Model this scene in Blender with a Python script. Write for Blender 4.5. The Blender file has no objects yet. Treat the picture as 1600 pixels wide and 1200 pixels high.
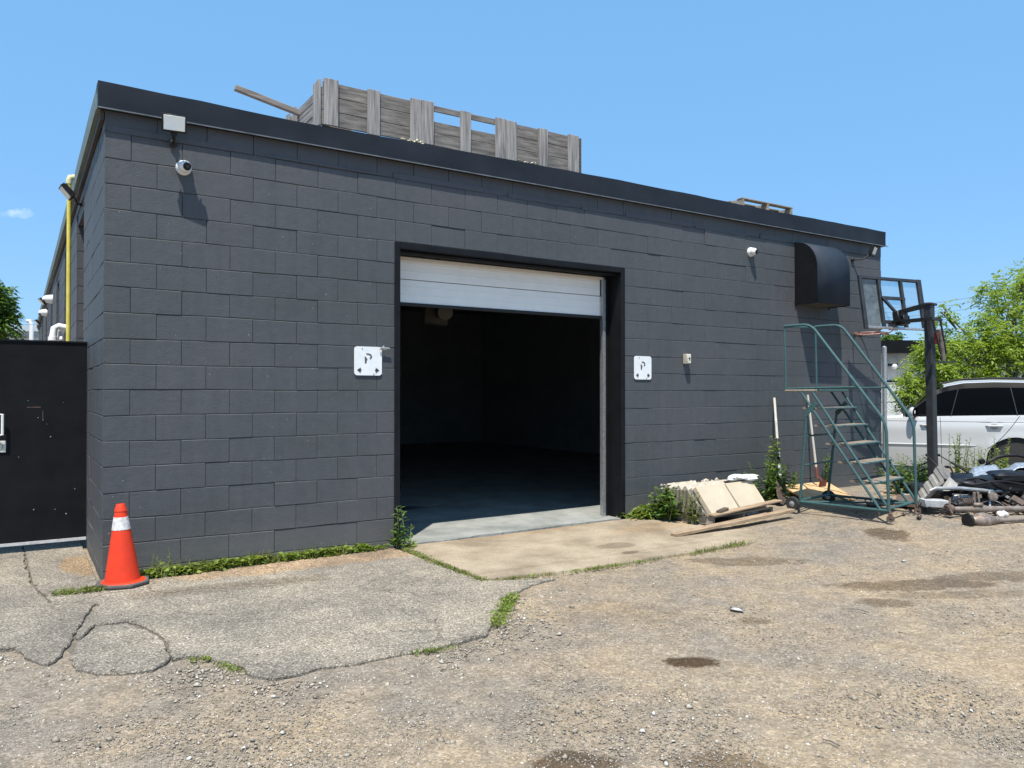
import bpy, bmesh, math, random
import numpy as np
from mathutils import Vector, Matrix
from mathutils.geometry import tessellate_polygon
random.seed(7); rng=np.random.default_rng(7)
R=math.radians
scene=bpy.context.scene
COL=scene.collection

# ------------------------------------------------------------------ camera
CX,CY,CZ=-0.5533,-6.7842,1.5103
YAW=0.570135; PIT=0.011586; FPX=1202.0
cam=bpy.data.cameras.new('camera'); camo=bpy.data.objects.new('camera',cam); COL.objects.link(camo)
cam.sensor_width=36; cam.lens=FPX/1600*36; cam.clip_end=2000; cam.clip_start=.05
camo.location=(CX,CY,CZ); camo.rotation_euler=(math.pi/2+PIT,0,-YAW)
scene.camera=camo
# ------------------------------------------------------------------ world, sun
SUN=Vector((-.9,-1.0,3.15)).normalized()
w=bpy.data.worlds.new('World'); scene.world=w; w.use_nodes=True
nt=w.node_tree; nt.nodes.clear()
out=nt.nodes.new('ShaderNodeOutputWorld'); bg=nt.nodes.new('ShaderNodeBackground')
sky=nt.nodes.new('ShaderNodeTexSky'); sky.sky_type='NISHITA'; sky.sun_disc=False
sky.sun_elevation=math.asin(SUN.z); sky.sun_rotation=math.atan2(SUN.x,SUN.y)
sky.air_density=1.0; sky.dust_density=0.4; sky.ozone_density=2.2; sky.altitude=100
bg.inputs['Strength'].default_value=.125
# a single thin wisp of cloud low on the left
tc=nt.nodes.new('ShaderNodeTexCoord')
cd=Vector((0.0,0,0))
def wn(t,**k):
    n=nt.nodes.new(t)
    for a,b in k.items(): setattr(n,a,b)
    return n
def pdir(px,py):
    rt=(px-800)/FPX; up=-(py-600)/FPX
    fw=math.cos(PIT)-up*math.sin(PIT); u=math.sin(PIT)+up*math.cos(PIT)
    return Vector((fw*math.sin(YAW)+rt*math.cos(YAW),fw*math.cos(YAW)-rt*math.sin(YAW),u))
cdir=pdir(24,334).normalized()
sub=wn('ShaderNodeVectorMath',operation='SUBTRACT'); sub.inputs[1].default_value=cdir
nt.links.new(tc.outputs['Generated'],sub.inputs[0])
nz=wn('ShaderNodeTexNoise'); nz.inputs['Scale'].default_value=70; nz.inputs['Detail'].default_value=5
nt.links.new(tc.outputs['Generated'],nz.inputs['Vector'])
nsub=wn('ShaderNodeVectorMath',operation='SUBTRACT'); nsub.inputs[1].default_value=(.5,.5,.5)
nt.links.new(nz.outputs['Color'],nsub.inputs[0])
nsc=wn('ShaderNodeVectorMath',operation='SCALE'); nsc.inputs['Scale'].default_value=.022
nt.links.new(nsub.outputs[0],nsc.inputs[0])
add=wn('ShaderNodeVectorMath',operation='ADD'); nt.links.new(sub.outputs[0],add.inputs[0]); nt.links.new(nsc.outputs[0],add.inputs[1])
mp=wn('ShaderNodeMapping'); mp.inputs['Scale'].default_value=(60,60,230)
mp.inputs['Rotation'].default_value=(0,0,0)
nt.links.new(add.outputs[0],mp.inputs['Vector'])
ln=wn('ShaderNodeVectorMath',operation='LENGTH'); nt.links.new(mp.outputs[0],ln.inputs[0])
mr=wn('ShaderNodeMapRange'); mr.inputs['From Min'].default_value=1.0; mr.inputs['From Max'].default_value=.2; mr.inputs['To Max'].default_value=.32
nt.links.new(ln.outputs['Value'],mr.inputs['Value'])
mxc=wn('ShaderNodeMixRGB'); mxc.inputs['Color2'].default_value=(6.3,7.0,7.8,1)
skm=wn('ShaderNodeMixRGB'); skm.inputs['Fac'].default_value=.72; skm.inputs['Color2'].default_value=(1.2,3.0,5.5,1)
nt.links.new(sky.outputs[0],skm.inputs['Color1'])
nt.links.new(mr.outputs[0],mxc.inputs['Fac']); nt.links.new(skm.outputs[0],mxc.inputs['Color1'])
nt.links.new(mxc.outputs[0],bg.inputs['Color']); nt.links.new(bg.outputs[0],out.inputs['Surface'])
sl=bpy.data.lights.new('sun','SUN'); sl.energy=4.7; sl.angle=R(.5); sl.color=(1,.945,.86)
so=bpy.data.objects.new('sun',sl); COL.objects.link(so); so.rotation_euler=SUN.to_track_quat('Z','Y').to_euler()
vs=scene.view_settings; vs.view_transform='Standard'; vs.look='None'; vs.exposure=0.55; vs.gamma=1
scene.render.engine='CYCLES'

# ------------------------------------------------------------------ helpers
def at(px,py,d):
    r=pdir(px,py); fw=r.x*math.sin(YAW)+r.y*math.cos(YAW)
    return Vector((CX,CY,CZ))+r*(d/fw)
def onz(px,py,z): r=pdir(px,py); return Vector((CX,CY,CZ))+r*((z-CZ)/r.z)
def ss(t): t=min(1,max(0,t)); return t*t*(3-2*t)
def gz(x,y):
    a=.125*ss((x-4.6)/4.0)
    k=ss((x*.54+y*.842-5.3)/1.6)*ss((x-9.8)/2.0)      # falls away towards the parked car
    return .035+a*(1-k)-.1*k

def mat(name,col,col2=None,rough=.7,metal=0,nscale=8,bump=.0,bscale=60,col3=None,spec=None,coord='Object',stretch=None,alpha=None,detail=6,contrast=.5,trans=0):
    m=bpy.data.materials.new(name); m.use_nodes=True; t=m.node_tree; b=t.nodes['Principled BSDF']
    b.inputs['Roughness'].default_value=rough; b.inputs['Metallic'].default_value=metal
    if spec is not None: b.inputs['Specular IOR Level'].default_value=spec
    tcn=t.nodes.new('ShaderNodeTexCoord'); mpn=t.nodes.new('ShaderNodeMapping'); t.links.new(tcn.outputs[coord],mpn.inputs[0])
    if stretch: mpn.inputs['Scale'].default_value=stretch
    c4=lambda c:(c[0],c[1],c[2],1)
    if col2 is None: b.inputs['Base Color'].default_value=c4(col)
    else:
        n=t.nodes.new('ShaderNodeTexNoise'); n.inputs['Scale'].default_value=nscale; n.inputs['Detail'].default_value=detail; n.inputs['Roughness'].default_value=.62
        t.links.new(mpn.outputs[0],n.inputs['Vector'])
        cr=t.nodes.new('ShaderNodeValToRGB'); h=contrast*.3
        cr.color_ramp.elements[0].position=.5-h; cr.color_ramp.elements[1].position=.5+h
        cr.color_ramp.elements[0].color=c4(col); cr.color_ramp.elements[1].color=c4(col2)
        if col3:
            e=cr.color_ramp.elements.new(.5+h*1.6); e.color=c4(col3)
        t.links.new(n.outputs[0],cr.inputs[0]); t.links.new(cr.outputs[0],b.inputs['Base Color'])
    if bump:
        n2=t.nodes.new('ShaderNodeTexNoise'); n2.inputs['Scale'].default_value=bscale; n2.inputs['Detail'].default_value=5
        t.links.new(mpn.outputs[0],n2.inputs['Vector'])
        bp=t.nodes.new('ShaderNodeBump'); bp.inputs['Strength'].default_value=bump; bp.inputs['Distance'].default_value=.01
        t.links.new(n2.outputs[0],bp.inputs['Height']); t.links.new(bp.outputs[0],b.inputs['Normal'])
    if alpha is not None: b.inputs['Alpha'].default_value=alpha
    if trans: b.inputs['Transmission Weight'].default_value=trans
    return m

def tag(o,label=None,cat=None,group=None,kind=None):
    if label: o['label']=label
    if cat: o['category']=cat
    if group: o['group']=group
    if kind: o['kind']=kind
    return o
def empty(name,label,cat,loc=(0,0,0),group=None):
    o=bpy.data.objects.new(name,None); COL.objects.link(o); o.location=loc; o.empty_display_size=.1
    return tag(o,label,cat,group)
def wloc(p):
    v=Vector((0,0,0))
    while p is not None: v+=p.location; p=p.parent
    return v
class MB:
    def __init__(s): s.v=[]; s.f=[]; s.m=[]; s.mi=0
    def add(s,vs_,fs):
        n=len(s.v); s.v+= [tuple(v) for v in vs_]
        for f in fs: s.f.append(tuple(i+n for i in f)); s.m.append(s.mi)
        return s
    def box(s,c,d,rot=None,ax=None):
        c=Vector(c); hx,hy,hz=d[0]/2,d[1]/2,d[2]/2
        M=None
        if ax is not None: M=Matrix([ax[0],ax[1],ax[2]]).transposed()
        elif rot is not None:
            from mathutils import Euler
            M=Euler(rot).to_matrix()
        vs_=[]
        for x,y,z in [(-1,-1,-1),(1,-1,-1),(1,1,-1),(-1,1,-1),(-1,-1,1),(1,-1,1),(1,1,1),(-1,1,1)]:
            p=Vector((x*hx,y*hy,z*hz)); p=M@p if M else p; vs_.append(c+p)
        return s.add(vs_,[(0,3,2,1),(4,5,6,7),(0,1,5,4),(1,2,6,5),(2,3,7,6),(3,0,4,7)])
    def b2(s,a,b):
        return s.box([(a[i]+b[i])/2 for i in range(3)],[abs(b[i]-a[i]) for i in range(3)])
    def bar(s,p,q,wd,th,up=(0,0,1)):
        p=Vector(p); q=Vector(q); d=(q-p); L=d.length; d.normalize(); upv=Vector(up)
        sx=d.cross(upv)
        if sx.length<1e-4: sx=d.cross(Vector((1,0,0)))
        sx.normalize(); sy=sx.cross(d).normalized()
        return s.box((p+q)/2,(wd,L,th),ax=(sx,d,sy))
    def tube(s,pts,r,n=10,cap=True):
        pts=[Vector(p) for p in pts]; N=len(pts); rs=r if isinstance(r,(list,tuple)) else [r]*N
        t0=(pts[1]-pts[0]).normalized(); a=t0.cross(Vector((0,0,1)))
        if a.length<1e-3: a=t0.cross(Vector((1,0,0)))
        a.normalize(); vs_=[]
        for i,p in enumerate(pts):
            t=(pts[min(i+1,N-1)]-pts[max(i-1,0)]).normalized()
            a=(a-t*a.dot(t)).normalized(); b=t.cross(a)
            for k in range(n):
                th=2*math.pi*k/n; vs_.append(p+(a*math.cos(th)+b*math.sin(th))*rs[i])
        fs=[]
        for i in range(N-1):
            for k in range(n): k2=(k+1)%n; fs.append((i*n+k,i*n+k2,(i+1)*n+k2,(i+1)*n+k))
        if cap: fs.append(tuple(range(n))[::-1]); fs.append(tuple((N-1)*n+k for k in range(n)))
        return s.add(vs_,fs)
    def cyl(s,p,q,r,n=16,r2=None): return s.tube([p,q],[r,r if r2 is None else r2],n)
    def lathe(s,prof,c,axis=(0,0,1),n=24):
        ax=Vector(axis).normalized(); a=ax.cross(Vector((0,0,1)))
        if a.length<1e-3: a=Vector((1,0,0))
        a.normalize(); b=ax.cross(a); c=Vector(c); vs_=[]
        for r,h in prof:
            for k in range(n):
                th=2*math.pi*k/n; vs_.append(c+ax*h+(a*math.cos(th)+b*math.sin(th))*r)
        fs=[]
        for i in range(len(prof)-1):
            for k in range(n): k2=(k+1)%n; fs.append((i*n+k,i*n+k2,(i+1)*n+k2,(i+1)*n+k))
        fs.append(tuple(range(n))[::-1]); fs.append(tuple((len(prof)-1)*n+k for k in range(n)))
        return s.add(vs_,fs)
    def prism(s,poly,z0,z1,fn=None):
        # poly: ccw list of (x,y); z0/z1 numbers or functions
        f0=z0 if callable(z0) else (lambda x,y:z0); f1=z1 if callable(z1) else (lambda x,y:z1)
        n=len(poly); vs_=[(x,y,f0(x,y)) for x,y in poly]+[(x,y,f1(x,y)) for x,y in poly]
        fs=[tuple(range(n))[::-1],tuple(range(n,2*n))]+[(i,(i+1)%n,n+(i+1)%n,n+i) for i in range(n)]
        return s.add(vs_,fs)
    def plate(s,pts,nrm,th):
        # planar polygon (3d points) thickened along nrm
        nv=Vector(nrm).normalized()*th; n=len(pts); pts=[Vector(p) for p in pts]
        vs_=pts+[p+nv for p in pts]
        fs=[tuple(range(n)),tuple(range(n,2*n))[::-1]]+[((i+1)%n,i,n+i,n+(i+1)%n) for i in range(n)]
        return s.add(vs_,fs)
    def build(s,name,mats,parent=None,smooth=True,bev=0,bseg=1,ang=32,recalc=True):
        me=bpy.data.meshes.new(name); off=wloc(parent)
        vs_=[(v[0]-off.x,v[1]-off.y,v[2]-off.z) for v in s.v]
        me.from_pydata(vs_,[],s.f)
        if not isinstance(mats,(list,tuple)): mats=[mats]
        for m in mats: me.materials.append(m)
        if len(mats)>1: me.polygons.foreach_set('material_index',s.m)
        if recalc:
            bm=bmesh.new(); bm.from_mesh(me); bmesh.ops.recalc_face_normals(bm,faces=bm.faces); bm.to_mesh(me); bm.free()
        if smooth:
            me.polygons.foreach_set('use_smooth',[True]*len(me.polygons)); me.set_sharp_from_angle(angle=R(ang))
        me.update()
        o=bpy.data.objects.new(name,me); COL.objects.link(o); o.parent=parent
        if bev:
            md=o.modifiers.new('bevel','BEVEL'); md.width=bev; md.segments=bseg; md.limit_method='ANGLE'; md.angle_limit=R(40)
        return o
def npmesh(name,v,f,mats,parent=None,midx=None,smooth=False):
    """v (N,3), f (M,k) numpy arrays"""
    me=bpy.data.meshes.new(name); off=wloc(parent); v=np.asarray(v,dtype=np.float32)-np.array(off,dtype=np.float32)
    k=f.shape[1]; me.vertices.add(len(v)); me.vertices.foreach_set('co',v.ravel())
    me.loops.add(f.size); me.loops.foreach_set('vertex_index',f.astype(np.int32).ravel())
    me.polygons.add(len(f)); me.polygons.foreach_set('loop_start',np.arange(0,f.size,k,dtype=np.int32))
    me.polygons.foreach_set('loop_total',np.full(len(f),k,dtype=np.int32))
    if not isinstance(mats,(list,tuple)): mats=[mats]
    for m in mats: me.materials.append(m)
    if midx is not None: me.polygons.foreach_set('material_index',midx.astype(np.int32))
    if smooth: me.polygons.foreach_set('use_smooth',np.ones(len(f),dtype=bool))
    me.update(calc_edges=True); me.validate()
    o=bpy.data.objects.new(name,me); COL.objects.link(o); o.parent=parent
    return o

# ------------------------------------------------------------------ materials
def N(t,ty,**k):
    n=t.nodes.new(ty)
    for a,b in k.items():
        if a in ('inp',):
            for i,v in b.items(): n.inputs[i].default_value=v
        else: setattr(n,a,b)
    return n
def ramp(t,stops,src,interp='LINEAR'):
    cr=t.nodes.new('ShaderNodeValToRGB'); cr.color_ramp.interpolation=interp; e=cr.color_ramp.elements
    while len(e)<len(stops): e.new(.5)
    for i,(p,c) in enumerate(stops):
        e[i].position=p; e[i].color=(c[0],c[1],c[2],1) if not isinstance(c,(int,float)) else (c,c,c,1)
    t.links.new(src,cr.inputs[0]); return cr.outputs[0]
def mixc(t,fac,a,b,mode='MIX'):
    n=t.nodes.new('ShaderNodeMixRGB'); n.blend_type=mode
    for i,s in ((0,fac),(1,a),(2,b)):
        if isinstance(s,(int,float)): n.inputs[i].default_value=s
        elif isinstance(s,tuple): n.inputs[i].default_value=(s[0],s[1],s[2],1)
        else: t.links.new(s,n.inputs[i])
    return n.outputs[0]
def mth(t,op,a,b=None):
    n=t.nodes.new('ShaderNodeMath'); n.operation=op
    for i,s in ((0,a),(1,b)):
        if s is None: continue
        if isinstance(s,(int,float)): n.inputs[i].default_value=s
        else: t.links.new(s,n.inputs[i])
    return n.outputs[0]
def noise(t,vec,scale,detail=5,rough=.6):
    n=t.nodes.new('ShaderNodeTexNoise'); n.inputs['Scale'].default_value=scale; n.inputs['Detail'].default_value=detail; n.inputs['Roughness'].default_value=rough
    t.links.new(vec,n.inputs['Vector']); return n
def newmat(name,rough=.9,spec=.3):
    m=bpy.data.materials.new(name); m.use_nodes=True; t=m.node_tree; b=t.nodes['Principled BSDF']
    b.inputs['Roughness'].default_value=rough; b.inputs['Specular IOR Level'].default_value=spec
    tcn=t.nodes.new('ShaderNodeTexCoord'); return m,t,b,tcn.outputs['Object']
def ellipse_mask(t,vec,cx,cy,rx,ry,rot,wob,wscale=3):
    """1 inside an ellipse on the ground with a ragged edge"""
    nn=noise(t,vec,wscale,6,.7)
    s=N(t,'ShaderNodeVectorMath',operation='SUBTRACT'); t.links.new(vec,s.inputs[0]); s.inputs[1].default_value=(cx,cy,0)
    mpn=N(t,'ShaderNodeMapping',vector_type='TEXTURE'); mpn.inputs['Rotation'].default_value=(0,0,rot); mpn.inputs['Scale'].default_value=(rx,ry,1)
    t.links.new(s.outputs[0],mpn.inputs[0])
    sp=N(t,'ShaderNodeSeparateXYZ'); t.links.new(mpn.outputs[0],sp.inputs[0])
    d=mth(t,'SQRT',mth(t,'ADD',mth(t,'POWER',mth(t,'ABSOLUTE',sp.outputs[0]),2),mth(t,'POWER',mth(t,'ABSOLUTE',sp.outputs[1]),2)))
    d=mth(t,'ADD',d,mth(t,'MULTIPLY',mth(t,'SUBTRACT',nn.outputs[0],.5),wob))
    mrn=N(t,'ShaderNodeMapRange',interpolation_type='SMOOTHSTEP'); mrn.inputs['From Min'].default_value=1.12; mrn.inputs['From Max'].default_value=.75
    t.links.new(d,mrn.inputs['Value']); return mrn.outputs[0]

def stone_colour(t,vec):
    """speckle of crushed stone, several sizes"""
    v1=N(t,'ShaderNodeTexVoronoi'); v1.inputs['Scale'].default_value=95; t.links.new(vec,v1.inputs['Vector'])
    v2=N(t,'ShaderNodeTexVoronoi'); v2.inputs['Scale'].default_value=42; t.links.new(vec,v2.inputs['Vector'])
    return v1,v2
# gravel ground
M_GRAVEL,t,b,vec=newmat('gravel_ground',.95,.15)
v1,v2=stone_colour(t,vec)
s1=N(t,'ShaderNodeSeparateColor'); t.links.new(v1.outputs['Color'],s1.inputs[0])
s2=N(t,'ShaderNodeSeparateColor'); t.links.new(v2.outputs['Color'],s2.inputs[0])
big=noise(t,vec,.55,6,.65); mid=noise(t,vec,2.6,6,.7)
patch=mth(t,'ADD',mth(t,'MULTIPLY',big.outputs[0],.6),mth(t,'MULTIPLY',mid.outputs[0],.4))
tone=ramp(t,[(.40,(.212,.184,.150)),(.5,(.264,.215,.158)),(.60,(.32,.248,.165))],patch)
sp1=ramp(t,[(0,.68),(.25,.88),(.6,1.0),(.86,1.12),(1,1.45)],s1.outputs[0])
sp2=ramp(t,[(0,.65),(.3,.9),(.8,1.05),(1,1.45)],s2.outputs[1])
c=mixc(t,1,tone,sp1,'MULTIPLY'); c=mixc(t,.4,c,sp2,'MULTIPLY')
fine=noise(t,vec,260,2,.5)
c=mixc(t,.6,c,ramp(t,[(.3,.6),(.7,1.35)],fine.outputs[0]),'MULTIPLY')
med=noise(t,vec,9,7,.75)
c=mixc(t,.7,c,ramp(t,[(.36,.72),(.5,1.0),(.64,1.2)],med.outputs[0]),'MULTIPLY')
STAINS=[(1085,1025,.06,.17,.09,1.0),(905,1190,.05,.2,.16,.85),(1385,826,.14,.2,.34,.75),(1430,900,.1,.7,.16,.62),(1560,893,.1,.5,.16,.5),(1500,915,.1,.6,.10,.35),(1160,868,.08,.55,.16,.5),(1130,1185,.05,.2,.14,.6),(1385,925,.1,.2,.12,.55),(950,950,.06,.5,.3,.18),(1180,955,.08,.12,.08,.5)]
stain=None
for (px,py,z,rx,ry,st) in STAINS:
    p=onz(px,py,z); k=mth(t,'MULTIPLY',ellipse_mask(t,vec,p.x,p.y,rx,ry,-YAW,2.0,5.5),st)
    stain=k if stain is None else mth(t,'MAXIMUM',stain,k)
c=mixc(t,stain,c,mixc(t,1,c,(.27,.215,.165),'MULTIPLY'))
t.links.new(c,b.inputs['Base Color'])
hgt=mth(t,'ADD',mth(t,'MULTIPLY',v1.outputs['Distance'],-.5),mth(t,'ADD',mth(t,'MULTIPLY',v2.outputs['Distance'],-.7),mth(t,'MULTIPLY',med.outputs[0],1.5)))
bp=N(t,'ShaderNodeBump'); bp.inputs['Strength'].default_value=.55; bp.inputs['Distance'].default_value=.009
t.links.new(hgt,bp.inputs['Height']); t.links.new(bp.outputs[0],b.inputs['Normal'])

# worn asphalt
M_ASPH,t,b,vec=newmat('worn_asphalt',.93,.2)
v1,v2=stone_colour(t,vec); v1.inputs['Scale'].default_value=120
s1=N(t,'ShaderNodeSeparateColor'); t.links.new(v1.outputs['Color'],s1.inputs[0])
big=noise(t,vec,1.1,6,.6); tone=ramp(t,[(.38,(.185,.165,.136)),(.5,(.235,.208,.168)),(.63,(.29,.252,.195))],big.outputs[0])
c=mixc(t,1,tone,ramp(t,[(0,.5),(.3,.8),(.65,1.0),(.85,1.3),(1,1.9)],s1.outputs[0]),'MULTIPLY')
fine=noise(t,vec,240,2,.5); c=mixc(t,.7,c,ramp(t,[(.3,.65),(.7,1.35)],fine.outputs[0]),'MULTIPLY')
med=noise(t,vec,7,7,.75); c=mixc(t,.7,c,ramp(t,[(.36,.8),(.5,1.0),(.64,1.15)],med.outputs[0]),'MULTIPLY')
vc=N(t,'ShaderNodeTexVoronoi',feature='DISTANCE_TO_EDGE'); vc.inputs['Scale'].default_value=1.15
wn2=noise(t,vec,3.2,5,.6); wadd=N(t,'ShaderNodeVectorMath',operation='MULTIPLY_ADD'); t.links.new(wn2.outputs['Color'],wadd.inputs[0]); wadd.inputs[1].default_value=(.35,.35,0); t.links.new(vec,wadd.inputs[2]); t.links.new(wadd.outputs[0],vc.inputs['Vector'])
ck=ramp(t,[(0,1),(.006,.8),(.014,0)],vc.outputs['Distance']); mk=ramp(t,[(.47,0),(.56,1)],noise(t,vec,.8,2,.5).outputs[0])
c=mixc(t,mth(t,'MULTIPLY',mth(t,'MULTIPLY',ck,mk),.5),c,(.07,.06,.05))
# brown soil washed along the wall
p=onz(480,890,.04); k=mth(t,'MULTIPLY',ellipse_mask(t,vec,1.7,-.15,1.6,.34,0,1.2,3),.65); c=mixc(t,k,c,mixc(t,1,c,(1.25,.95,.68),'MULTIPLY'))
k=mth(t,'MULTIPLY',ellipse_mask(t,vec,.75,-.72,.8,.16,-.1,1.6,3),.55); c=mixc(t,k,c,mixc(t,1,c,(.6,.55,.5),'MULTIPLY'))
k=mth(t,'MULTIPLY',ellipse_mask(t,vec,-.1,.7,.16,.5,.1,1.6,3),.75); c=mixc(t,k,c,mixc(t,1,c,(1.2,.92,.62),'MULTIPLY'))
t.links.new(c,b.inputs['Base Color'])
hgt=mth(t,'ADD',mth(t,'MULTIPLY',v1.outputs['Distance'],-.6),mth(t,'MULTIPLY',med.outputs[0],1.0))
bp=N(t,'ShaderNodeBump'); bp.inputs['Strength'].default_value=.6; bp.inputs['Distance'].default_value=.01
t.links.new(hgt,bp.inputs['Height']); t.links.new(bp.outputs[0],b.inputs['Normal'])

# concrete apron
M_CONC,t,b,vec=newmat('weathered_concrete',.92,.2)
big=noise(t,vec,1.5,8,.68); c=ramp(t,[(.36,(.23,.185,.13)),(.5,(.32,.262,.185)),(.64,(.40,.335,.245))],big.outputs[0])
fine=noise(t,vec,120,4,.7); c=mixc(t,.6,c,ramp(t,[(.3,.7),(.7,1.25)],fine.outputs[0]),'MULTIPLY')
v=N(t,'ShaderNodeTexVoronoi'); v.inputs['Scale'].default_value=150; t.links.new(vec,v.inputs['Vector'])
sc=N(t,'ShaderNodeSeparateColor'); t.links.new(v.outputs['Color'],sc.inputs[0]); c=mixc(t,.45,c,ramp(t,[(0,.5),(.2,.9),(.8,1.05),(1,1.5)],sc.outputs[0]),'MULTIPLY')
for (px,py,rx,ry,st,col) in [(965,852,.22,.12,.6,(.45,.42,.38)),(985,862,.1,.05,.7,(.4,.36,.33)),(820,832,1.0,.13,.35,(.95,.72,.52)),(1030,825,.7,.2,.35,(.95,.75,.55)),(940,868,1.6,.03,.25,(.6,.5,.4))]:
    p=onz(px,py,.06); k=mth(t,'MULTIPLY',ellipse_mask(t,vec,p.x,p.y,rx,ry,0,1.4,5),st); c=mixc(t,k,c,mixc(t,1,c,col,'MULTIPLY'))
t.links.new(c,b.inputs['Base Color'])
bp=N(t,'ShaderNodeBump'); bp.inputs['Strength'].default_value=.35; bp.inputs['Distance'].default_value=.006
t.links.new(mth(t,'ADD',fine.outputs[0],mth(t,'MULTIPLY',big.outputs[0],3)),bp.inputs['Height']); t.links.new(bp.outputs[0],b.inputs['Normal'])

# painted block wall
def wallmat(name,ca,cb,cc):
    m,t,b,vec=newmat(name,.62,.35)
    isl=N(t,'ShaderNodeNewGeometry')
    big=noise(t,vec,.7,5,.6); c=ramp(t,[(.38,ca),(.5,cb),(.62,cc)],big.outputs[0])
    c=mixc(t,.55,c,ramp(t,[(0,.95),(1,1.05)],isl.outputs['Random Per Island']),'MULTIPLY')
    med=noise(t,vec,14,8,.75); c=mixc(t,.6,c,ramp(t,[(.32,.86),(.5,1.0),(.68,1.13)],med.outputs[0]),'MULTIPLY')
    mpd=N(t,'ShaderNodeMapping'); mpd.inputs['Scale'].default_value=(9,9,.8); t.links.new(vec,mpd.inputs[0]); dr=noise(t,mpd.outputs[0],1,5,.7); c=mixc(t,.5,c,ramp(t,[(.36,.88),(.5,1.0),(.68,1.12)],dr.outputs[0]),'MULTIPLY')
    # chips of bare pale block
    chip=noise(t,vec,31,3,.5); chm=ramp(t,[(.725,0),(.74,1)],chip.outputs[0]); c=mixc(t,mth(t,'MULTIPLY',chm,.55),c,(.34,.33,.31))
    # splash dirt at the foot
    sp=N(t,'ShaderNodeSeparateXYZ'); t.links.new(vec,sp.inputs[0])
    mrn=N(t,'ShaderNodeMapRange'); mrn.inputs['From Min'].default_value=.42; mrn.inputs['From Max'].default_value=.05
    zz=mth(t,'ADD',sp.outputs[2],mth(t,'MULTIPLY',mth(t,'SUBTRACT',med.outputs[0],.5),.5)); t.links.new(zz,mrn.inputs['Value'])
    c=mixc(t,mth(t,'MULTIPLY',mrn.outputs[0],.35),c,(.19,.175,.15))
    t.links.new(c,b.inputs['Base Color'])
    f1=noise(t,vec,75,6,.8); f2=noise(t,vec,9,4,.6)
    # broom-like horizontal texture of split block
    mpn=N(t,'ShaderNodeMapping'); mpn.inputs['Scale'].default_value=(30,30,140); t.links.new(vec,mpn.inputs[0]); f3=noise(t,mpn.outputs[0],1,3,.6)
    h=mth(t,'ADD',mth(t,'MULTIPLY',f1.outputs[0],.5),mth(t,'ADD',mth(t,'MULTIPLY',f2.outputs[0],.9),mth(t,'MULTIPLY',f3.outputs[0],.25)))
    bp=N(t,'ShaderNodeBump'); bp.inputs['Strength'].default_value=.55; bp.inputs['Distance'].default_value=.008
    t.links.new(h,bp.inputs['Height']); t.links.new(bp.outputs[0],b.inputs['Normal'])
    return m
M_WALL=wallmat('charcoal_painted_block',(.068,.075,.077),(.074,.079,.084),(.082,.083,.089))
M_BLACKP=mat('black_painted_steel',(.006,.007,.008),(.010,.011,.013),rough=.55,nscale=5,bump=.05,bscale=8,spec=.18)
M_FASC=mat('dark_fascia_metal',(.016,.020,.026),(.024,.028,.036),rough=.5,nscale=2,bump=.3,bscale=2.2,spec=.15)
M_FASCL=mat('fascia_trim_line',(.16,.17,.18),(.08,.085,.09),rough=.5,nscale=9)
M_ROOF=mat('roof_membrane',(.16,.155,.15),(.22,.21,.20),nscale=3)
M_INT=mat('dim_interior_wall',(.24,.27,.265),(.30,.33,.325),rough=.9,nscale=2)
M_GAL=mat('galvanised_steel',(.42,.42,.42),(.58,.58,.57),rough=.42,metal=.75,nscale=25)
M_TRIM=mat('pale_rail_trim',(.62,.55,.47),(.72,.64,.56),rough=.6,nscale=20)
M_DOORP=mat('white_door_panel',(.82,.80,.75),(.87,.85,.80),rough=.55,nscale=6,stretch=(1,1,1))
M_DOORD=mat('dark_rubber_seal',(.02,.02,.02),rough=.8)
M_FLOOR,t,b,vec=newmat('grey_painted_floor',.55,.4)
big=noise(t,vec,2.5,7,.7); c=ramp(t,[(.36,(.20,.21,.195)),(.5,(.27,.28,.26)),(.66,(.35,.355,.33))],big.outputs[0]); t.links.new(c,b.inputs['Base Color'])
M_WHITE=mat('white_plastic',(.72,.72,.70),(.80,.80,.78),rough=.4,nscale=30)
M_LENS=mat('black_lens',(.01,.01,.01),rough=.1,spec=.8)
M_BLKPL=mat('black_plastic',(.008,.008,.009),(.018,.018,.019),rough=.5,nscale=20,spec=.3)
M_HOOD=mat('dark_vent_hood_metal',(.026,.036,.050),(.034,.044,.060),rough=.6,nscale=3,bump=.12,bscale=2.5,spec=.12)
M_YEL=mat('yellow_gas_pipe_paint',(.62,.52,.06),(.72,.62,.12),rough=.45,nscale=12)
M_GREENEDGE=mat('weathered_green_flashing',(.09,.13,.12),(.16,.19,.17),rough=.6,nscale=15)

# ------------------------------------------------------------------ ground
MB_=MB()
xs=np.unique(np.concatenate([np.linspace(-300,-12,10),np.linspace(-12,24,145),np.linspace(24,300,10)]))
ys=np.unique(np.concatenate([np.linspace(-60,-10,5),np.linspace(-10,12,89),np.linspace(12,400,14)]))
V=[]; F=[]
for y in ys:
    for x in xs:
        j=.006*math.sin(x*3.1+y*1.7)*math.sin(y*2.3-x*.9)+.004*math.sin(x*7.7)*math.sin(y*6.1+1)
        inside = -.02<x<10.5 and y>-.12
        V.append((x,y,gz(x,y)-.012+(0 if inside else j)-(.05 if (0.05<x<10.4 and y>.05) else 0)))
nx=len(xs)
for i in range(len(ys)-1):
    for k in range(nx-1): a=i*nx+k; F.append((a,a+1,a+nx+1,a+nx))
tag(npmesh('ground',np.array(V),np.array(F),M_GRAVEL,smooth=True),kind='structure')

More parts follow.
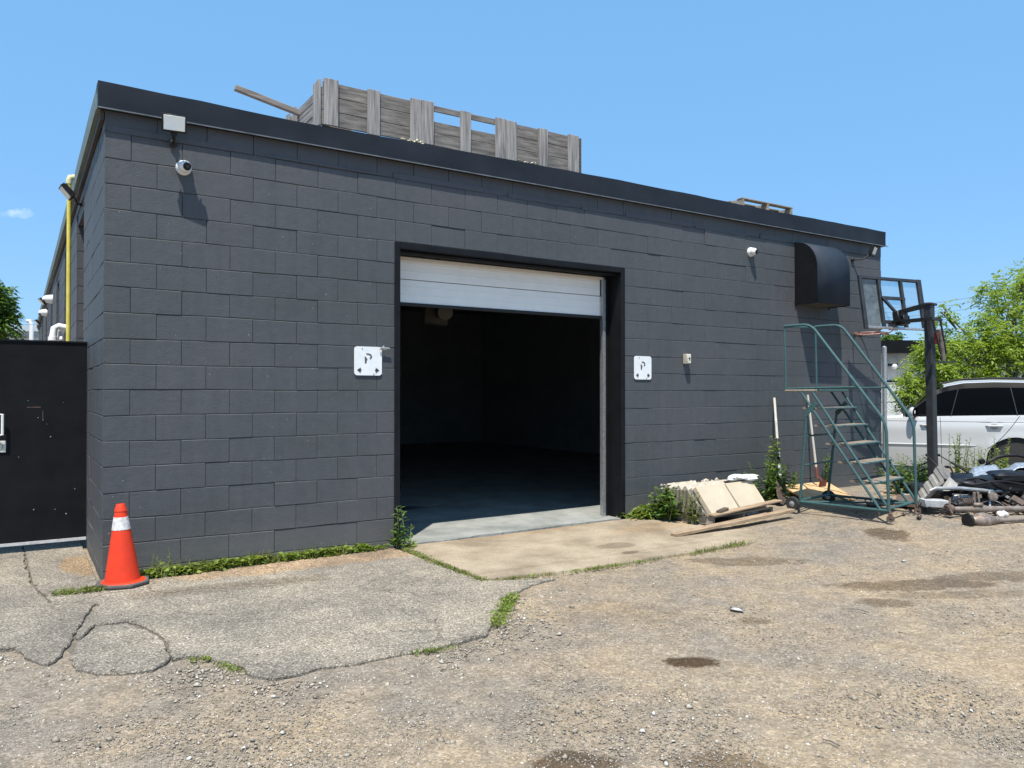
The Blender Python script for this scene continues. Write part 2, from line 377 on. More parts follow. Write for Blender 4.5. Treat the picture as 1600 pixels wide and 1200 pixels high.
def ragged(poly,step=.04,amp=.010,seed=1):
    r=random.Random(seed); out_=[]; n=len(poly); off=0
    for i in range(n):
        a=Vector(poly[i][:2]); b_=Vector(poly[(i+1)%n][:2]); straight=len(poly[i])>2
        L=(b_-a).length; k=max(1,int(L/step)); nr=Vector((-(b_-a).y,(b_-a).x)).normalized()
        for q in range(k):
            p=a.lerp(b_,q/k)
            if not straight and q>0:
                off=off*.6+r.uniform(-amp,amp); p=p+nr*off
            out_.append((p.x,p.y))
    return out_
def slab(mb,poly,top,h):
    """flat slab with rounded broken edge"""
    n=len(poly); bm_=[]
    cx=sum(p[0] for p in poly)/n; cy=sum(p[1] for p in poly)/n
    def inner(i,d):
        p=Vector(poly[i]); a=Vector(poly[i-1]); c_=Vector(poly[(i+1)%n]); tdir=(c_-a).normalized(); nr=Vector((-tdir.y,tdir.x)); return p+nr*d
    ring0=[(p[0],p[1],top(p[0],p[1])-h) for p in poly]
    ring1=[(p[0],p[1],top(p[0],p[1])-.008) for p in poly]
    ring2=[]
    for i in range(n):
        q=inner(i,.006); ring2.append((q.x,q.y,top(q.x,q.y)))
    fs=[(i,(i+1)%n,n+(i+1)%n,n+i) for i in range(n)]+[(n+i,n+(i+1)%n,2*n+(i+1)%n,2*n+i) for i in range(n)]+[tuple(2*n+k for k in t_) for t_ in tessellate_polygon([[Vector((p[0],p[1],0)) for p in ring2]])]
    mb.add(ring0+ring1+ring2,fs)
def G(px,py,z=.04): p=onz(px,py,z); return (p.x,p.y)
# asphalt in three cracked pieces
zt=lambda x,y: gz(x,y)+.012
mainp=[G(124,999),G(148,976),G(200,970),G(238,985),G(262,1003),G(268,1030),G(300,1024),G(330,1030),G(372,1040),G(398,1056),G(430,1060),G(470,1052),G(500,1043),G(560,1037),G(600,1028),G(680,1015),G(762,990),G(775,960),G(800,928),G(830,914),G(868,904),(2.62,-1.66),(2.50,-1.58),(2.44,-.06),(-.03,-.03,1),(-.03,3.4,1),(-.55,3.4,1),(-.45,.2),(-.35,-.5),G(154,944),G(136,966),G(121,990)]
leftp=[(-6,-1.2,1),G(-60,1012),G(0,1013),G(25,1011),G(40,1028),G(75,1038),G(97,1024),G(115,997),G(131,967),G(150,944),(-.37,-.51),(-.468,.2),(-.565,3.4,1),(-6,3.4,1)]
roundp=[G(118,1012),G(132,1003),G(150,980),G(200,974),G(236,989),G(258,1005),G(264,1031),G(240,1046),G(205,1051),G(150,1053),G(122,1045)]
roundp=[G(120,1005),G(148,980),G(200,975),G(236,990),G(258,1006),G(264,1031),G(240,1046),G(205,1051),G(150,1053),G(118,1046),G(108,1028)]
def ccw(p):
    a=sum(p[i][0]*p[(i+1)%len(p)][1]-p[(i+1)%len(p)][0]*p[i][1] for i in range(len(p)))
    return p if a>0 else [p[0]]+p[1:][::-1]
mb=MB()
for i,p in enumerate((mainp,leftp,roundp)):
    q=ragged(ccw(p),seed=i+3)
    q=ccw(q); slab(mb,q,zt,.06)
o=mb.build('asphalt_pavement',M_ASPH,recalc=False,smooth=False); tag(o,kind='structure')
bm=bmesh.new(); bm.from_mesh(o.data); bmesh.ops.triangulate(bm,faces=[f for f in bm.faces if len(f.verts)>4]); bmesh.ops.recalc_face_normals(bm,faces=bm.faces); bm.to_mesh(o.data); bm.free()
mb=MB(); base_=[G(15,1004),G(60,1020),G(100,1010),G(130,1030),G(240,1030),G(262,1010),G(330,1020),G(420,1045),G(600,1018),G(750,982),(2.40,-1.7),(2.4,-.2),(-.1,-.2),(-.1,3.3),(-3,3.3),(-3,-.6)]
mb.prism(ccw(base_),-.05,lambda x,y:gz(x,y)-.008); tag(mb.build('dark_layer_under_asphalt',mat('dark_crack_layer',(.10,.088,.07),(.17,.145,.11),nscale=20,rough=.95),None,smooth=False),kind='structure')  # dark layer added beneath the slabs, seen through the cracks
# concrete apron
apr=[(2.50,-.04),(2.53,-1.58),(3.3,-1.69),(4.4,-1.72),(5.55,-1.69),(6.1,-1.35),(6.0,-.9),(5.75,-.05)]
ztc=lambda x,y: gz(x,y)+.018-.034*ss((x-4.9)/1.1)*ss((-y-.5)/.8)
mb=MB(); slab(mb,ccw(ragged(ccw(apr),step=.06,amp=.008,seed=12)),ztc,.07)
# second apron strip inside the doorway threshold is the painted floor
o=mb.build('concrete_apron',M_CONC,recalc=False,ang=50); tag(o,kind='structure')
bm=bmesh.new(); bm.from_mesh(o.data); bmesh.ops.triangulate(bm,faces=[f for f in bm.faces if len(f.verts)>4]); bmesh.ops.recalc_face_normals(bm,faces=bm.faces); bm.to_mesh(o.data); bm.free()

# ------------------------------------------------------------------ building
H=.1904; CR=.2032; Z0=.112; WX=10.447; WL=24.0
DX0,DX1,DZ=2.475,5.332,2.957
bld=empty('warehouse','low charcoal grey painted block warehouse with open garage doorway','building',(0,0,0))
def blocks(mb,O,U,Nn,umax,zmax,openings,par0,seed,u_start=0.0,depth=.012):
    """courses of chamfered blocks on the plane through O, running along U, facing Nn"""
    r=random.Random(seed); O=Vector(O);U=Vector(U);Nn=Vector(Nn)
    k=-1
    while True:
        za=Z0+k*CR; zb=za+CR
        if za>=zmax-.01: break
        zb=min(zb,zmax)
        odd=(k+par0)%2
        us=[u_start]; u=(H if odd else 2*H)
        while u<umax-.05:
            if u>u_start+.05 and (r.random()>.03+.20*min(1,u/10) or u<.5): us.append(u)
            u+=2*H
        us.append(umax)
        cells=[]
        for a,b_ in zip(us[:-1],us[1:]):
            parts=[(a,b_)]
            for (o0,o1,oz0,oz1) in openings:
                if zb>oz0+.02 and za<oz1-.02:
                    new=[]
                    for (p,q) in parts:
                        if q<=o0+.001 or p>=o1-.001: new.append((p,q)); continue
                        if p<o0-.02: new.append((p,o0))
                        if q>o1+.02: new.append((o1,q))
                    parts=new
            cells+=parts
        for (a,b_) in cells:
            j=lambda s_:r.uniform(-s_,s_)
            wv=lambda u_,k_:.0035*math.sin(u_*2.1+k_*1.9)+.002*math.sin(u_*5.3+k_*4.1)
            g=.0014; ch=.0048; d0=depth+j(.0020)-(.003 if r.random()<.1 else 0)
            tilt=j(.0016)
            ua,ub=a+.0005+abs(j(.0012)),b_-.0005-abs(j(.0012))
            z_a0,z_a1=za+g+j(.0012)+wv(ua,k),za+g+j(.0012)+wv(ub,k); z_b0,z_b1=zb-g+j(.0012)+wv(ua,k+1),zb-g+j(.0012)+wv(ub,k+1)
            def P(u_,z_,d_): return O+U*u_+Vector((0,0,z_))+Nn*d_
            vs_=[P(ua,z_a0,0),P(ub,z_a1,0),P(ub,z_b1,0),P(ua,z_b0,0),
                 P(ua,z_a0,d0-ch*.8),P(ub,z_a1,d0-ch*.8),P(ub,z_b1,d0-ch*.8),P(ua,z_b0,d0-ch*.8),
                 P(ua+ch*.5,z_a0+ch,d0+tilt),P(ub-ch*.5,z_a1+ch,d0-tilt),P(ub-ch*.5,z_b1-ch,d0-tilt),P(ua+ch*.5,z_b0-ch,d0+tilt)]
            mb.add(vs_,[(0,1,5,4),(1,2,6,5),(2,3,7,6),(3,0,4,7),(4,5,9,8),(5,6,10,9),(6,7,11,10),(7,4,8,11),(8,9,10,11)])
        k+=1
TOPZ=3.80
# front wall: backing (mortar) plus block faces
mb=MB()
D=.012
mb.b2((D,D+.0035,-.3),(DX0,.2,TOPZ)); mb.b2((DX1,D+.0035,-.3),(WX-D,.2,TOPZ)); mb.b2((DX0,D+.0035,DZ),(DX1,.2,TOPZ))
blocks(mb,(0,D+.002,0),(1,0,0),(0,-1,0),WX,TOPZ,[(DX0,DX1,-1,DZ)],1,3)
mb.build('front_wall',M_WALL,bld,smooth=False)
# parging lip under the fascia, uneven
r=random.Random(5); x=.02
while x<WX-.3:
    L=r.uniform(.35,1.3)
    if not(8.1<x<9.3):
        mb=MB(); mb.b2((x,-.0045,3.566+r.uniform(-.012,.004)),(min(x+L,WX-.02),.004,3.60+r.uniform(-.012,.02))); mb.build('parging_patch',M_WALL,bld,smooth=False)
    x+=L+r.uniform(0.02,.3)
# side wall with bricked-in window recesses
REC=[(2.25,3.45,.9,3.45),(5.1,6.3,1.0,3.45),(8.0,9.2,1.0,3.45),(11.0,12.2,1.0,3.45),(14.6,15.8,1.0,3.45),(18,19.2,1.0,3.45)]
mb=MB(); yp=D
for (a,b_,c_,d_) in REC:
    mb.b2((D+.0035,yp,-.3),(.2,a,TOPZ)); mb.b2((D+.0035,a,-.3),(.2,b_,c_)); mb.b2((D+.0035,a,d_),(.2,b_,TOPZ)); mb.b2((.13,a,c_),(.2,b_,d_)); yp=b_
mb.b2((D+.0035,yp,-.3),(.2,WL,TOPZ))
blocks(mb,(D+.002,0,0),(0,1,0),(-1,0,0),WL,TOPZ,REC,0,9,u_start=.003)
# far reveals of the recesses carry their own half blocks, facing the yard
for (a,b_,c_,d_) in REC:
    k=4
    while Z0+k*CR<d_-.05:
        za=max(Z0+k*CR,c_); zb=min(Z0+(k+1)*CR,d_)
        mb.b2((D+.006,b_-.006,za+.004),(.128,b_+.001,zb-.004)); k+=1
mb.build('side_wall',M_WALL,bld,smooth=False)
mb=MB(); mb.b2((WX-.2,.2,-.3),(WX-D,WL,TOPZ)); mb.b2((.2,WL-.2,-.3),(WX-.2,WL,TOPZ)); mb.build('rear_walls',M_WALL,bld,smooth=False)
mb=MB(); mb.b2((.1,.1,3.80),(WX-.1,WL-.1,3.86)); mb.build('roof',M_ROOF,bld,smooth=False)
# fascia: front with slight dents, side, right return
def fascia(mb,O,U,Nn,L,th=.048,z0=3.728,z1=3.945):
    O=Vector(O);U=Vector(U);Nn=Vector(Nn); n=int(L/.25); vs_=[]; r=random.Random(8)
    for i in range(n+1):
        u=L*i/n; dz=.005*math.sin(u*1.3+.5)+r.uniform(-.004,.004)-.032*math.exp(-((u-1.45)/1.15)**2)*(1 if abs(U.x)>.5 else 0); dn=.006*math.sin(u*2.9)+r.uniform(-.003,.003)
        for (d_,z_) in ((0,z0),(th+.012,z0),(th+.012,z0+.012),(th+dn*.5,z0+.016),(th+dn,(z0+z1)/2),(th,z1+dz),(-.10,z1+dz+.006),(-.10,z1-.06)):
            vs_.append(O+U*u+Nn*d_+Vector((0,0,z_)))
    m=8; fs=[]
    for i in range(n):
        for k in range(m): k2=(k+1)%m; fs.append((i*m+k,i*m+k2,(i+1)*m+k2,(i+1)*m+k))
    fs.append(tuple(range(m))); fs.append(tuple(n*m+k for k in range(m))[::-1]); mb.add(vs_,fs)
mb=MB(); fascia(mb,(-.05,0,0),(1,0,0),(0,-1,0),WX+.1); fascia(mb,(WX,.0,0),(0,1,0),(1,0,0),WL)
mb.build('front_fascia',M_FASC,bld,ang=25)
mb=MB(); fascia(mb,(0,.0,0),(0,1,0),(-1,0,0),WL); mb.build('side_fascia',M_GREENEDGE,bld,ang=25)
mb=MB(); mb.b2((-.05,-.064,3.722),(WX+.09,-.0615,3.732)); 
mb.build('drip_edge',M_FASCL,bld,smooth=False)
mb=MB(); mb.b2((-.03,.0,3.655),(-.004,WL,3.726)); mb.build('soffit_board',mat('dark_brown_wood',(.03,.022,.016),(.06,.045,.03),nscale=20),bld,smooth=False)
# steel door frame
mb=MB()
mb.b2((DX0-.012,-.012,.02),(DX0+.045,.26,DZ)); mb.b2((DX1-.045,-.012,.02),(DX1+.012,.30,DZ)); mb.b2((DX0+.045,-.012,DZ-.06),(DX1-.045,.26,DZ-.002))
mb.b2((DX0+.045,.10,DZ-.085),(DX1-.045,.19,DZ-.06))
mb.b2((5.235,.215,.05),(DX1-.045,.30,DZ-.06))
mb.build('door_frame',M_BLACKP,bld,smooth=False,bev=.004)
mb=MB(); mb.cyl((DX0+.05,.08,DZ-.075),(DX1-.05,.08,DZ-.075),.02,12); mb.build('header_roll',M_BLACKP,bld)
# interior
mb=MB(); x0,x1,y0,y1=.22,10.22,.21,11.6
mb.b2((x0,y1,0),(x1,y1+.1,3.7)); mb.b2((x1,y0,0),(x1+.02,y1,3.7)); mb.b2((x0-.015,y0,0),(x0,y1,3.7)); mb.b2((x0,y0,3.66),(x1,y1,3.7))
mb.b2((x0,.202,0),(DX0-.02,.208,3.66)); mb.b2((DX1+.02,.202,0),(x1,.208,3.66)); mb.b2((DX0-.02,.202,DZ),(DX1+.02,.208,3.66))
mb.build('interior_lining',M_INT,bld,smooth=False)
fl=[(DX0+.045,.27,1),(DX0+.045,-.02),(3.0,-.035),(3.5,.02),(4.0,.01),(4.6,.05),(5.1,.02),(DX1-.045,.0),(DX1-.045,.3,1),(x1,.3,1),(x1,y1,1),(x0,y1,1),(x0,.27,1)]
mb=MB(); mb.prism(ccw(ragged(ccw(fl),step=.04,amp=.012,seed=21)),-.1,lambda x,y:gz(x,max(y,-.1))+.026)
o=mb.build('interior_floor',M_FLOOR,bld,smooth=False)
bm=bmesh.new(); bm.from_mesh(o.data); bmesh.ops.triangulate(bm,faces=[f for f in bm.faces if len(f.verts)>4]); bm.to_mesh(o.data); bm.free()
mb=MB(); mb.b2((2.6,1.95,.04),(5.4,1.965,.072)); mb.b2((2.6,2.135,.04),(5.4,2.15,.072))
k=2.6
while k<5.4: mb.b2((k,1.965,.05),(k+.018,2.135,.070)); k+=.04
mb.build('floor_drain_grate',M_BLACKP,bld,smooth=False)
# rolling door (sectional), partly raised
door=MB()
zb=2.41; nsl=6; hgt_=.075
for i in range(2):
    z_a=zb+i*.235; yo=.25; za2=.232 if i==0 else .20
    door.b2((2.53,yo,z_a+.004),(5.205-.02*i,yo+.035,z_a+za2))
    for q in (.075,.155): door.b2((2.53,yo-.0025,z_a+q),(5.205-.02*i,yo+.001,z_a+q+.012))
do=door.build('garage_door',M_DOORP,bld,smooth=False,bev=.003)
mb=MB(); mb.b2((2.53,.24,zb-.028),(5.21,.29,zb+.002)); mb.build('bottom_seal',M_DOORD,do,smooth=False)
mb=MB(); mb.b2((2.53,.205,2.835),(5.215,.225,2.862)); mb.build('top_trim',M_TRIM,bld,smooth=False)
mb=MB(); mb.b2((5.185,.20,.06),(5.215,.225,2.862)); mb.b2((5.215,.205,.06),(5.232,.29,2.84))
for k in range(8): mb.cyl((5.2,.20,.4+k*.31),(5.2,.193,.4+k*.31),.007,8)
mb.build('guide_rail',M_GAL,bld,smooth=False)
# unit heater hanging inside
uh=empty('duct_heater','dim round duct heater hanging from the ceiling inside the doorway','heater',(3.85,1.7,3.66))
mb=MB(); mb.cyl((3.72,1.35,2.47),(3.95,1.9,2.52),.09,20); mb.build('duct',mat('dusty_duct',(.07,.065,.055),(.10,.095,.08),nscale=10),uh)
mb=MB(); mb.box((3.90,1.95,2.50),(.3,.25,.24),rot=(0,.1,-.4)); mb.build('heater_body',mat('dusty_heater',(.035,.033,.03),(.05,.047,.04),nscale=10),uh,bev=.01)
mb=MB(); mb.cyl((3.85,1.8,2.6),(3.85,1.8,3.66),.012,8); mb.build('hanger_rod',M_BLACKP,uh)

# ------------------------------------------------------------------ wall things
def sign(x0,x1,z0,z1,lab,worn):
    s=empty('parking_sign',lab,'sign',((x0+x1)/2,-.014,(z0+z1)/2),'parking signs beside the garage doorway')
    W_,H_=x1-x0,z1-z0; r_=.03
    def rr(x0,x1,z0,z1,r_,y):
        pts=[]
        for cx,cz,a0 in ((x1-r_,z1-r_,0),(x0+r_,z1-r_,90),(x0+r_,z0+r_,180),(x1-r_,z0+r_,270)):
            for k in range(6): a=R(a0+18*k); pts.append((cx+r_*math.cos(a),y,cz+r_*math.sin(a)))
        return pts
    mb=MB(); mb.plate(rr(x0,x1,z0,z1,r_,-.006),(0,-1,0),.004); mb.build('sign_plate',mat('white_sign_enamel',(.74,.76,.76),(.82,.83,.82),rough=.45,nscale=14),s)
    y=-.0115; cx=(x0+x1)/2-.005*W_; k=W_/.275
    def Q(u,v): return (x0+u*W_,y,z1-v*H_)
    M_=mat('grey_faded_sign_ink',(.05,.055,.06),(.12,.125,.13),nscale=60) if not worn else mat('black_worn_sign_ink',(.03,.03,.03),(.10,.10,.10),nscale=60)
    mb=MB()
    # stencilled letter P: stem with foot of the bowl, and the detached bowl arc
    mb.plate([Q(*p) for p in [(.37,.33),(.43,.385),(.475,.44),(.445,.455),(.435,.56),(.42,.575),(.375,.575)]][::-1],(0,-1,0),.0015)
    arc_o=[(.41,.235),(.53,.235),(.59,.262),(.635,.32),(.63,.37),(.585,.425),(.54,.405)]
    arc_i=[(.56,.385),(.58,.35),(.575,.315),(.54,.285),(.50,.275),(.455,.275)]
    mb.plate([Q(*p) for p in arc_o+arc_i][::-1],(0,-1,0),.0015)
    mb.build('letter_p',M_,s,smooth=False)
    for sx in (0,1):
        mb=MB()
        f=lambda u:u if sx==0 else 1-u
        pts=[(.10,.815),(.235,.725),(.215,.79),(.255,.80),(.255,.835),(.215,.845),(.235,.92)]
        mb.plate([Q(f(u),v) for u,v in pts],(0,-1,0),.0015); mb.build('arrow',mat('black_sign_ink',(.02,.02,.02),(.05,.05,.05),nscale=80),s,smooth=False)
    for xx,zz in ((x0+.28*W_,z1-.06*H_),(x0+.70*W_,z0+.05*H_)): mb=MB(); mb.cyl((xx,y-.003,zz),(xx,y+.01,zz),.006,8); mb.build('screw',M_GAL,s)
    return s
s1_=sign(2.057,2.331,1.674,1.943,'white P sign with bolt stub at its corner, left of doorway',False)
mb=MB(); mb.cyl((2.31,-.03,1.935),(2.40,-.03,1.93),.009,8); mb.cyl((2.30,-.025,1.92),(2.37,-.03,1.92),.006,8); mb.cyl((2.335,-.03,1.93),(2.34,-.03,1.955),.008,6); mb.build('bolt_stub',M_GAL,s1_)
sign(5.481,5.751,1.668,1.942,'white P sign right of doorway, scuffed along its lower edge',True)

def dome(x,z,lab,r_=.062,dirx=.25,nrm=(0,-1,0),y=0):
    n=Vector(nrm); c0=Vector((x,y,z)); o=empty('security_camera',lab,'camera',c0,'white dome security cameras')
    mb=MB(); mb.lathe([(r_*.98,0),(r_*1.0,.012),(r_*.92,.03),(r_*.75,.042)],c0,n,28); mb.build('base',M_WHITE,o)
    cc=c0+n*.055; d=(n+Vector((dirx,0,-.18))).normalized()
    mb=MB(); prof=[(max(.001,r_*.80*math.cos(a)),r_*.80*math.sin(a)) for a in np.linspace(-1.4,1.0,12)]; mb.lathe(prof,cc,d,24); mb.build('ball',M_WHITE,o)
    mb=MB(); mb.lathe([(.030,0),(.033,.008),(.027,.012)],cc+d*(r_*.66),d,20); e=mb.build('lens_ring',M_BLKPL,o)
    mb=MB(); mb.lathe([(.012,0),(.012,.006)],cc+d*(r_*.66+.010),d,14); mb.build('lens',M_LENS,e)
    return o
dome(.578,3.363,'white dome camera under the floodlight near the front corner')
dome(7.503,3.353,'white dome camera on front wall between doorway and vent hood')

def flood(c,n,lab,w_=.165,h_=.125,wall=None,matf=None):
    """floodlight head centred at c, looking along n; bracket to the wall point"""
    c=Vector(c); n=Vector(n).normalized(); side=n.cross(Vector((0,0,1))).normalized(); up=side.cross(n)
    o=empty('floodlight',lab,'floodlight',wall if wall else c,'led floodlights on the warehouse')
    mb=MB(); mb.box(c,(w_,.04,h_),ax=(side,n,up)); 
    for k in range(7): mb.box(c-n*.028+side*(k-3)*w_*.13,(.005,.018,h_*.85),ax=(side,n,up))
    mb.build('housing',M_BLKPL,o,bev=.004)
    mb=MB(); mb.box(c+n*.021,(w_*.87,.004,h_*.84),ax=(side,n,up)); mb.build('glass',matf or mat('frosted_glass',(.62,.66,.68),(.72,.70,.58),rough=.25,nscale=9),o,bev=.006)
    if wall:
        wv=Vector(wall); k=c-up*h_*.5
        mb=MB(); mb.tube([wv,(wv+k)/2+Vector((0,0,-.03)),k-n*.02],.012,8); mb.box(k-n*.015,(.05,.02,.05),ax=(side,n,up)); mb.build('arm',M_BLKPL,o)
        mb=MB(); mb.lathe([(.032,-.01),(.032,.012),(.02,.02)],wv,n if abs(n.y)>.5 else Vector((-1,0,0)),14); mb.build('wall_base',M_BLKPL,o)
    return o
flood((.475,-.20,3.655),(-.12,-1,-.22),'square floodlight with lit-looking white face under fascia at left corner',wall=(.50,-.01,3.55),w_=.18,h_=.135)
flood((9.93,-.20,3.585),(.25,-.9,-.35),'small floodlight under fascia near the right corner above backboard',wall=(9.72,-.01,3.46),w_=.15,h_=.12)
flood((-.155,2.25,3.56),(-.75,-.05,-.65),'black floodlight tilted down beside the yellow gas pipe',wall=(-.005,2.55,3.52),w_=.2,h_=.15)
flood((-.13,13.3,3.55),(-.75,-.1,-.6),'far black floodlight on side wall beyond the white dome',wall=(-.01,13.9,3.45),w_=.22,h_=.17)
flood((-.12,19.3,3.55),(-.75,-.1,-.6),'farthest black floodlight high on the side wall',wall=(-.01,19.9,3.5),w_=.22,h_=.17)
for yy,zz,lab in ((10.9,3.36,'white wall camera on side wall above the floodlights'),(14.4,3.40,'white wall camera on side wall beside the far floodlight'),):
    o=empty('wall_camera',lab,'camera',(0,yy,zz),'white cameras along the side wall')
    mb=MB(); mb.lathe([(.09,0),(.09,.02),(.075,.10),(.05,.16),(.01,.18)],(0,yy,zz),(-1,0,0),20); mb.build('shell',M_WHITE,o)
    mb=MB(); mb.lathe([(.035,0),(.02,.02)],(-.15,yy-.02,zz-.04),(-.6,-.5,-.5),12); mb.build('lens',M_LENS,o)
# white elbow vents lower on side wall
o=empty('vent_elbow','white plastic elbow vent pipe poking over the black gate','vent pipe',(0,5.4,2.35))
mb=MB()
for (a,b_) in (((0,5.4,2.40),(-.10,5.4,2.42)),((0,5.9,2.40),(-.05,5.9,2.42))): mb=MB(); mb.tube([a,b_,(b_[0]-.05,b_[1],b_[2]-.03),(b_[0]-.07,b_[1]-.02,b_[2]-.16)],.045,14); mb.build('pipe',M_WHITE,o)
mb=MB(); mb.cyl((-.17,5.38,2.27),(-.17,5.375,2.22),.055,14); mb.build('collar',M_WHITE,o)
o=empty('bullet_camera','small bullet camera low on side wall just above the gate','camera',(0,6.9,2.35),'white cameras along the side wall')
mb=MB(); mb.cyl((0,6.9,2.33),(-.12,6.8,2.30),.05,14); mb.build('body',M_WHITE,o); mb=MB(); mb.cyl((-.12,6.8,2.30),(-.17,6.76,2.26),.035,12); mb.build('lens_hood',M_BLKPL,o)
# gas pipes
def gaspipe(y,lab,top):
    o=empty('gas_pipe',lab,'gas pipe',(-.10,y,0),'yellow gas pipes on the side wall')
    mb=MB(); mb.cyl((-.10,y,gz(-.1,y)),(-.10,y,top-.03),.022,14); mb.build('riser',M_YEL,o)
    mb=MB(); mb.tube([(-.10,y,top-.05),(-.10,y,top-.01),(-.09,y,top+.02),(-.05,y,top+.03),(0,y,top+.03)],[.03,.033,.034,.03,.026],14); mb.build('elbow',mat('faded_yellow_fitting',(.60,.56,.28),(.7,.66,.4),nscale=20),o)
    mb=MB(); mb.b2((-.13,y-.03,1.9),(.0,y+.03,1.92)); mb.build('pipe_clamp',M_GAL,o)
gaspipe(2.95,'tall yellow gas pipe rising behind the black gate',3.86)
gaspipe(20.5,'distant yellow gas pipe at the far end of the side wall',2.9)

# electrical box
o=empty('outlet_box','small grey weatherproof outlet box on wall right of doorway','outlet box',(6.31,0,1.92))
mb=MB(); mb.b2((6.275,-.07,1.865),(6.345,-.003,1.985)); mb.build('box_body',mat('dull_box_grey',(.34,.31,.26),(.5,.46,.38),nscale=40),o,bev=.004)
mb=MB(); mb.b2((6.282,-.078,1.872),(6.338,-.07,1.978)); mb.build('cover_plate',mat('pale_cover',(.58,.54,.44),(.72,.68,.58),nscale=30),o,bev=.003)
mb=MB(); mb.lathe([(.012,0),(.012,.006)],(6.31,-.078,1.93),(0,-1,0),12); mb.build('outlet',M_BLKPL,o)

# exhaust vent hood
o=empty('vent_hood','black curved sheet metal exhaust hood above the rolling ladder','vent hood',(8.8,0,2.71))
X0,X1=8.435,9.15; zb_,zt_=2.715,3.575; Dp=.335
prof=[(0,zb_),(Dp,zb_+.0),(Dp,3.20)]
for a in np.linspace(0,90,12)[1:]: prof.append((Dp*math.cos(R(a)),3.20+(zt_-3.20)*math.sin(R(a))))
mb=MB(); n=len(prof)
vs_=[(X0,-p[0],p[1]) for p in prof[1:]]+[(X1,-p[0],p[1]) for p in prof[1:]]; m=n-1
mb.add(vs_,[(i,i+1,m+i+1,m+i) for i in range(m-1)]); mb.build('shroud',M_HOOD,o,recalc=False,ang=50).modifiers.new('s','SOLIDIFY').thickness=.006
for xx in (X0,X1):
    mb=MB(); sgn=-1 if xx==X0 else 1
    mb.plate([(xx,-p[0],p[1]) for p in prof],(sgn,0,0),.006); mb.build('side_panel',M_BLACKP,o,smooth=False)
mb=MB(); mb.b2((X0+.01,-Dp+.02,zb_+.01),(X1-.01,-.01,zb_+.018)); mb.build('underside_mesh',mat('dusty_underside',(.06,.055,.045),(.10,.09,.07),nscale=10),o)
for q0,q1 in ((X0-.03,X0),(X1,X1+.02)): mb=MB(); mb.b2((q0,-.012,zb_-.02),(q1,-.004,zt_)); mb.build('mounting_flange',M_BLACKP,o,smooth=False)
#PART2
def ony(px,py,y): r=pdir(px,py); return Vector((CX,CY,CZ))+r*((y-CY)/r.y)
def tess(o):
    pass
# ------------------------------------------------------------------ materials for loose things
def wood(name,c1,c2,stretch,rough=.85,ns=1.0,bump=.5,c3=None):
    return mat(name,c1,c2,rough=rough,nscale=ns,stretch=stretch,bump=bump,bscale=1.0,contrast=.55,col3=c3)
M_GWH=wood('weathered_grey_boards',(.085,.075,.066),(.25,.225,.20),(3.2,40,24),ns=1.3,c3=(.36,.33,.30))
M_GWV=wood('weathered_grey_cleats',(.13,.12,.11),(.40,.375,.35),(34,40,2.0),ns=1.2,c3=(.52,.50,.47))
M_GWY=wood('weathered_grey_end_boards',(.10,.095,.09),(.33,.31,.29),(40,1.5,28),ns=1.4)
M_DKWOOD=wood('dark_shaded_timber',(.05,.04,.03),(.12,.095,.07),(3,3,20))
M_PALLET=wood('old_pallet_wood',(.20,.17,.13),(.36,.31,.25),(4,20,20))
M_PLANK=wood('brown_plank_wood',(.22,.15,.09),(.42,.31,.20),(5,22,22),ns=1.0)
M_PLY=wood('orange_board_wood',(.46,.29,.14),(.62,.42,.22),(5,5,30))
M_HANDLE=wood('pale_handle_wood',(.40,.36,.30),(.56,.52,.45),(20,20,3))
M_TEAL=mat('chipped_teal_paint',(.025,.075,.078),(.055,.12,.118),rough=.5,nscale=26,col3=(.26,.29,.27),contrast=.8)
M_RUSTT=mat('rusty_tread_mesh',(.15,.105,.075),(.30,.27,.21),rough=.85,nscale=45,bump=.8,bscale=130)
M_RUST=mat('rusty_steel',(.065,.042,.032),(.16,.115,.09),rough=.8,nscale=18,bump=.4,bscale=60)
M_RUSTL=mat('pale_rusted_cast_metal',(.14,.11,.09),(.28,.235,.20),rough=.7,metal=.3,nscale=14,bump=.3,bscale=50)
M_RUBBER=mat('tyre_rubber',(.018,.018,.018),(.035,.034,.032),rough=.85,nscale=30)
M_ALU=mat('dull_aluminium',(.36,.36,.35),(.52,.52,.50),rough=.45,metal=.6,nscale=12)
M_GREYPL=mat('grey_moulded_plastic',(.24,.23,.21),(.34,.33,.30),rough=.6,nscale=8)
M_BLACKG=mat('glossy_black_part',(.006,.007,.009),(.013,.015,.018),rough=.4,nscale=4,spec=.25)
M_SILV=mat('crumpled_silver_blue_sheet',(.22,.26,.31),(.48,.52,.57),rough=.45,metal=.4,nscale=30,bump=.8,bscale=40)

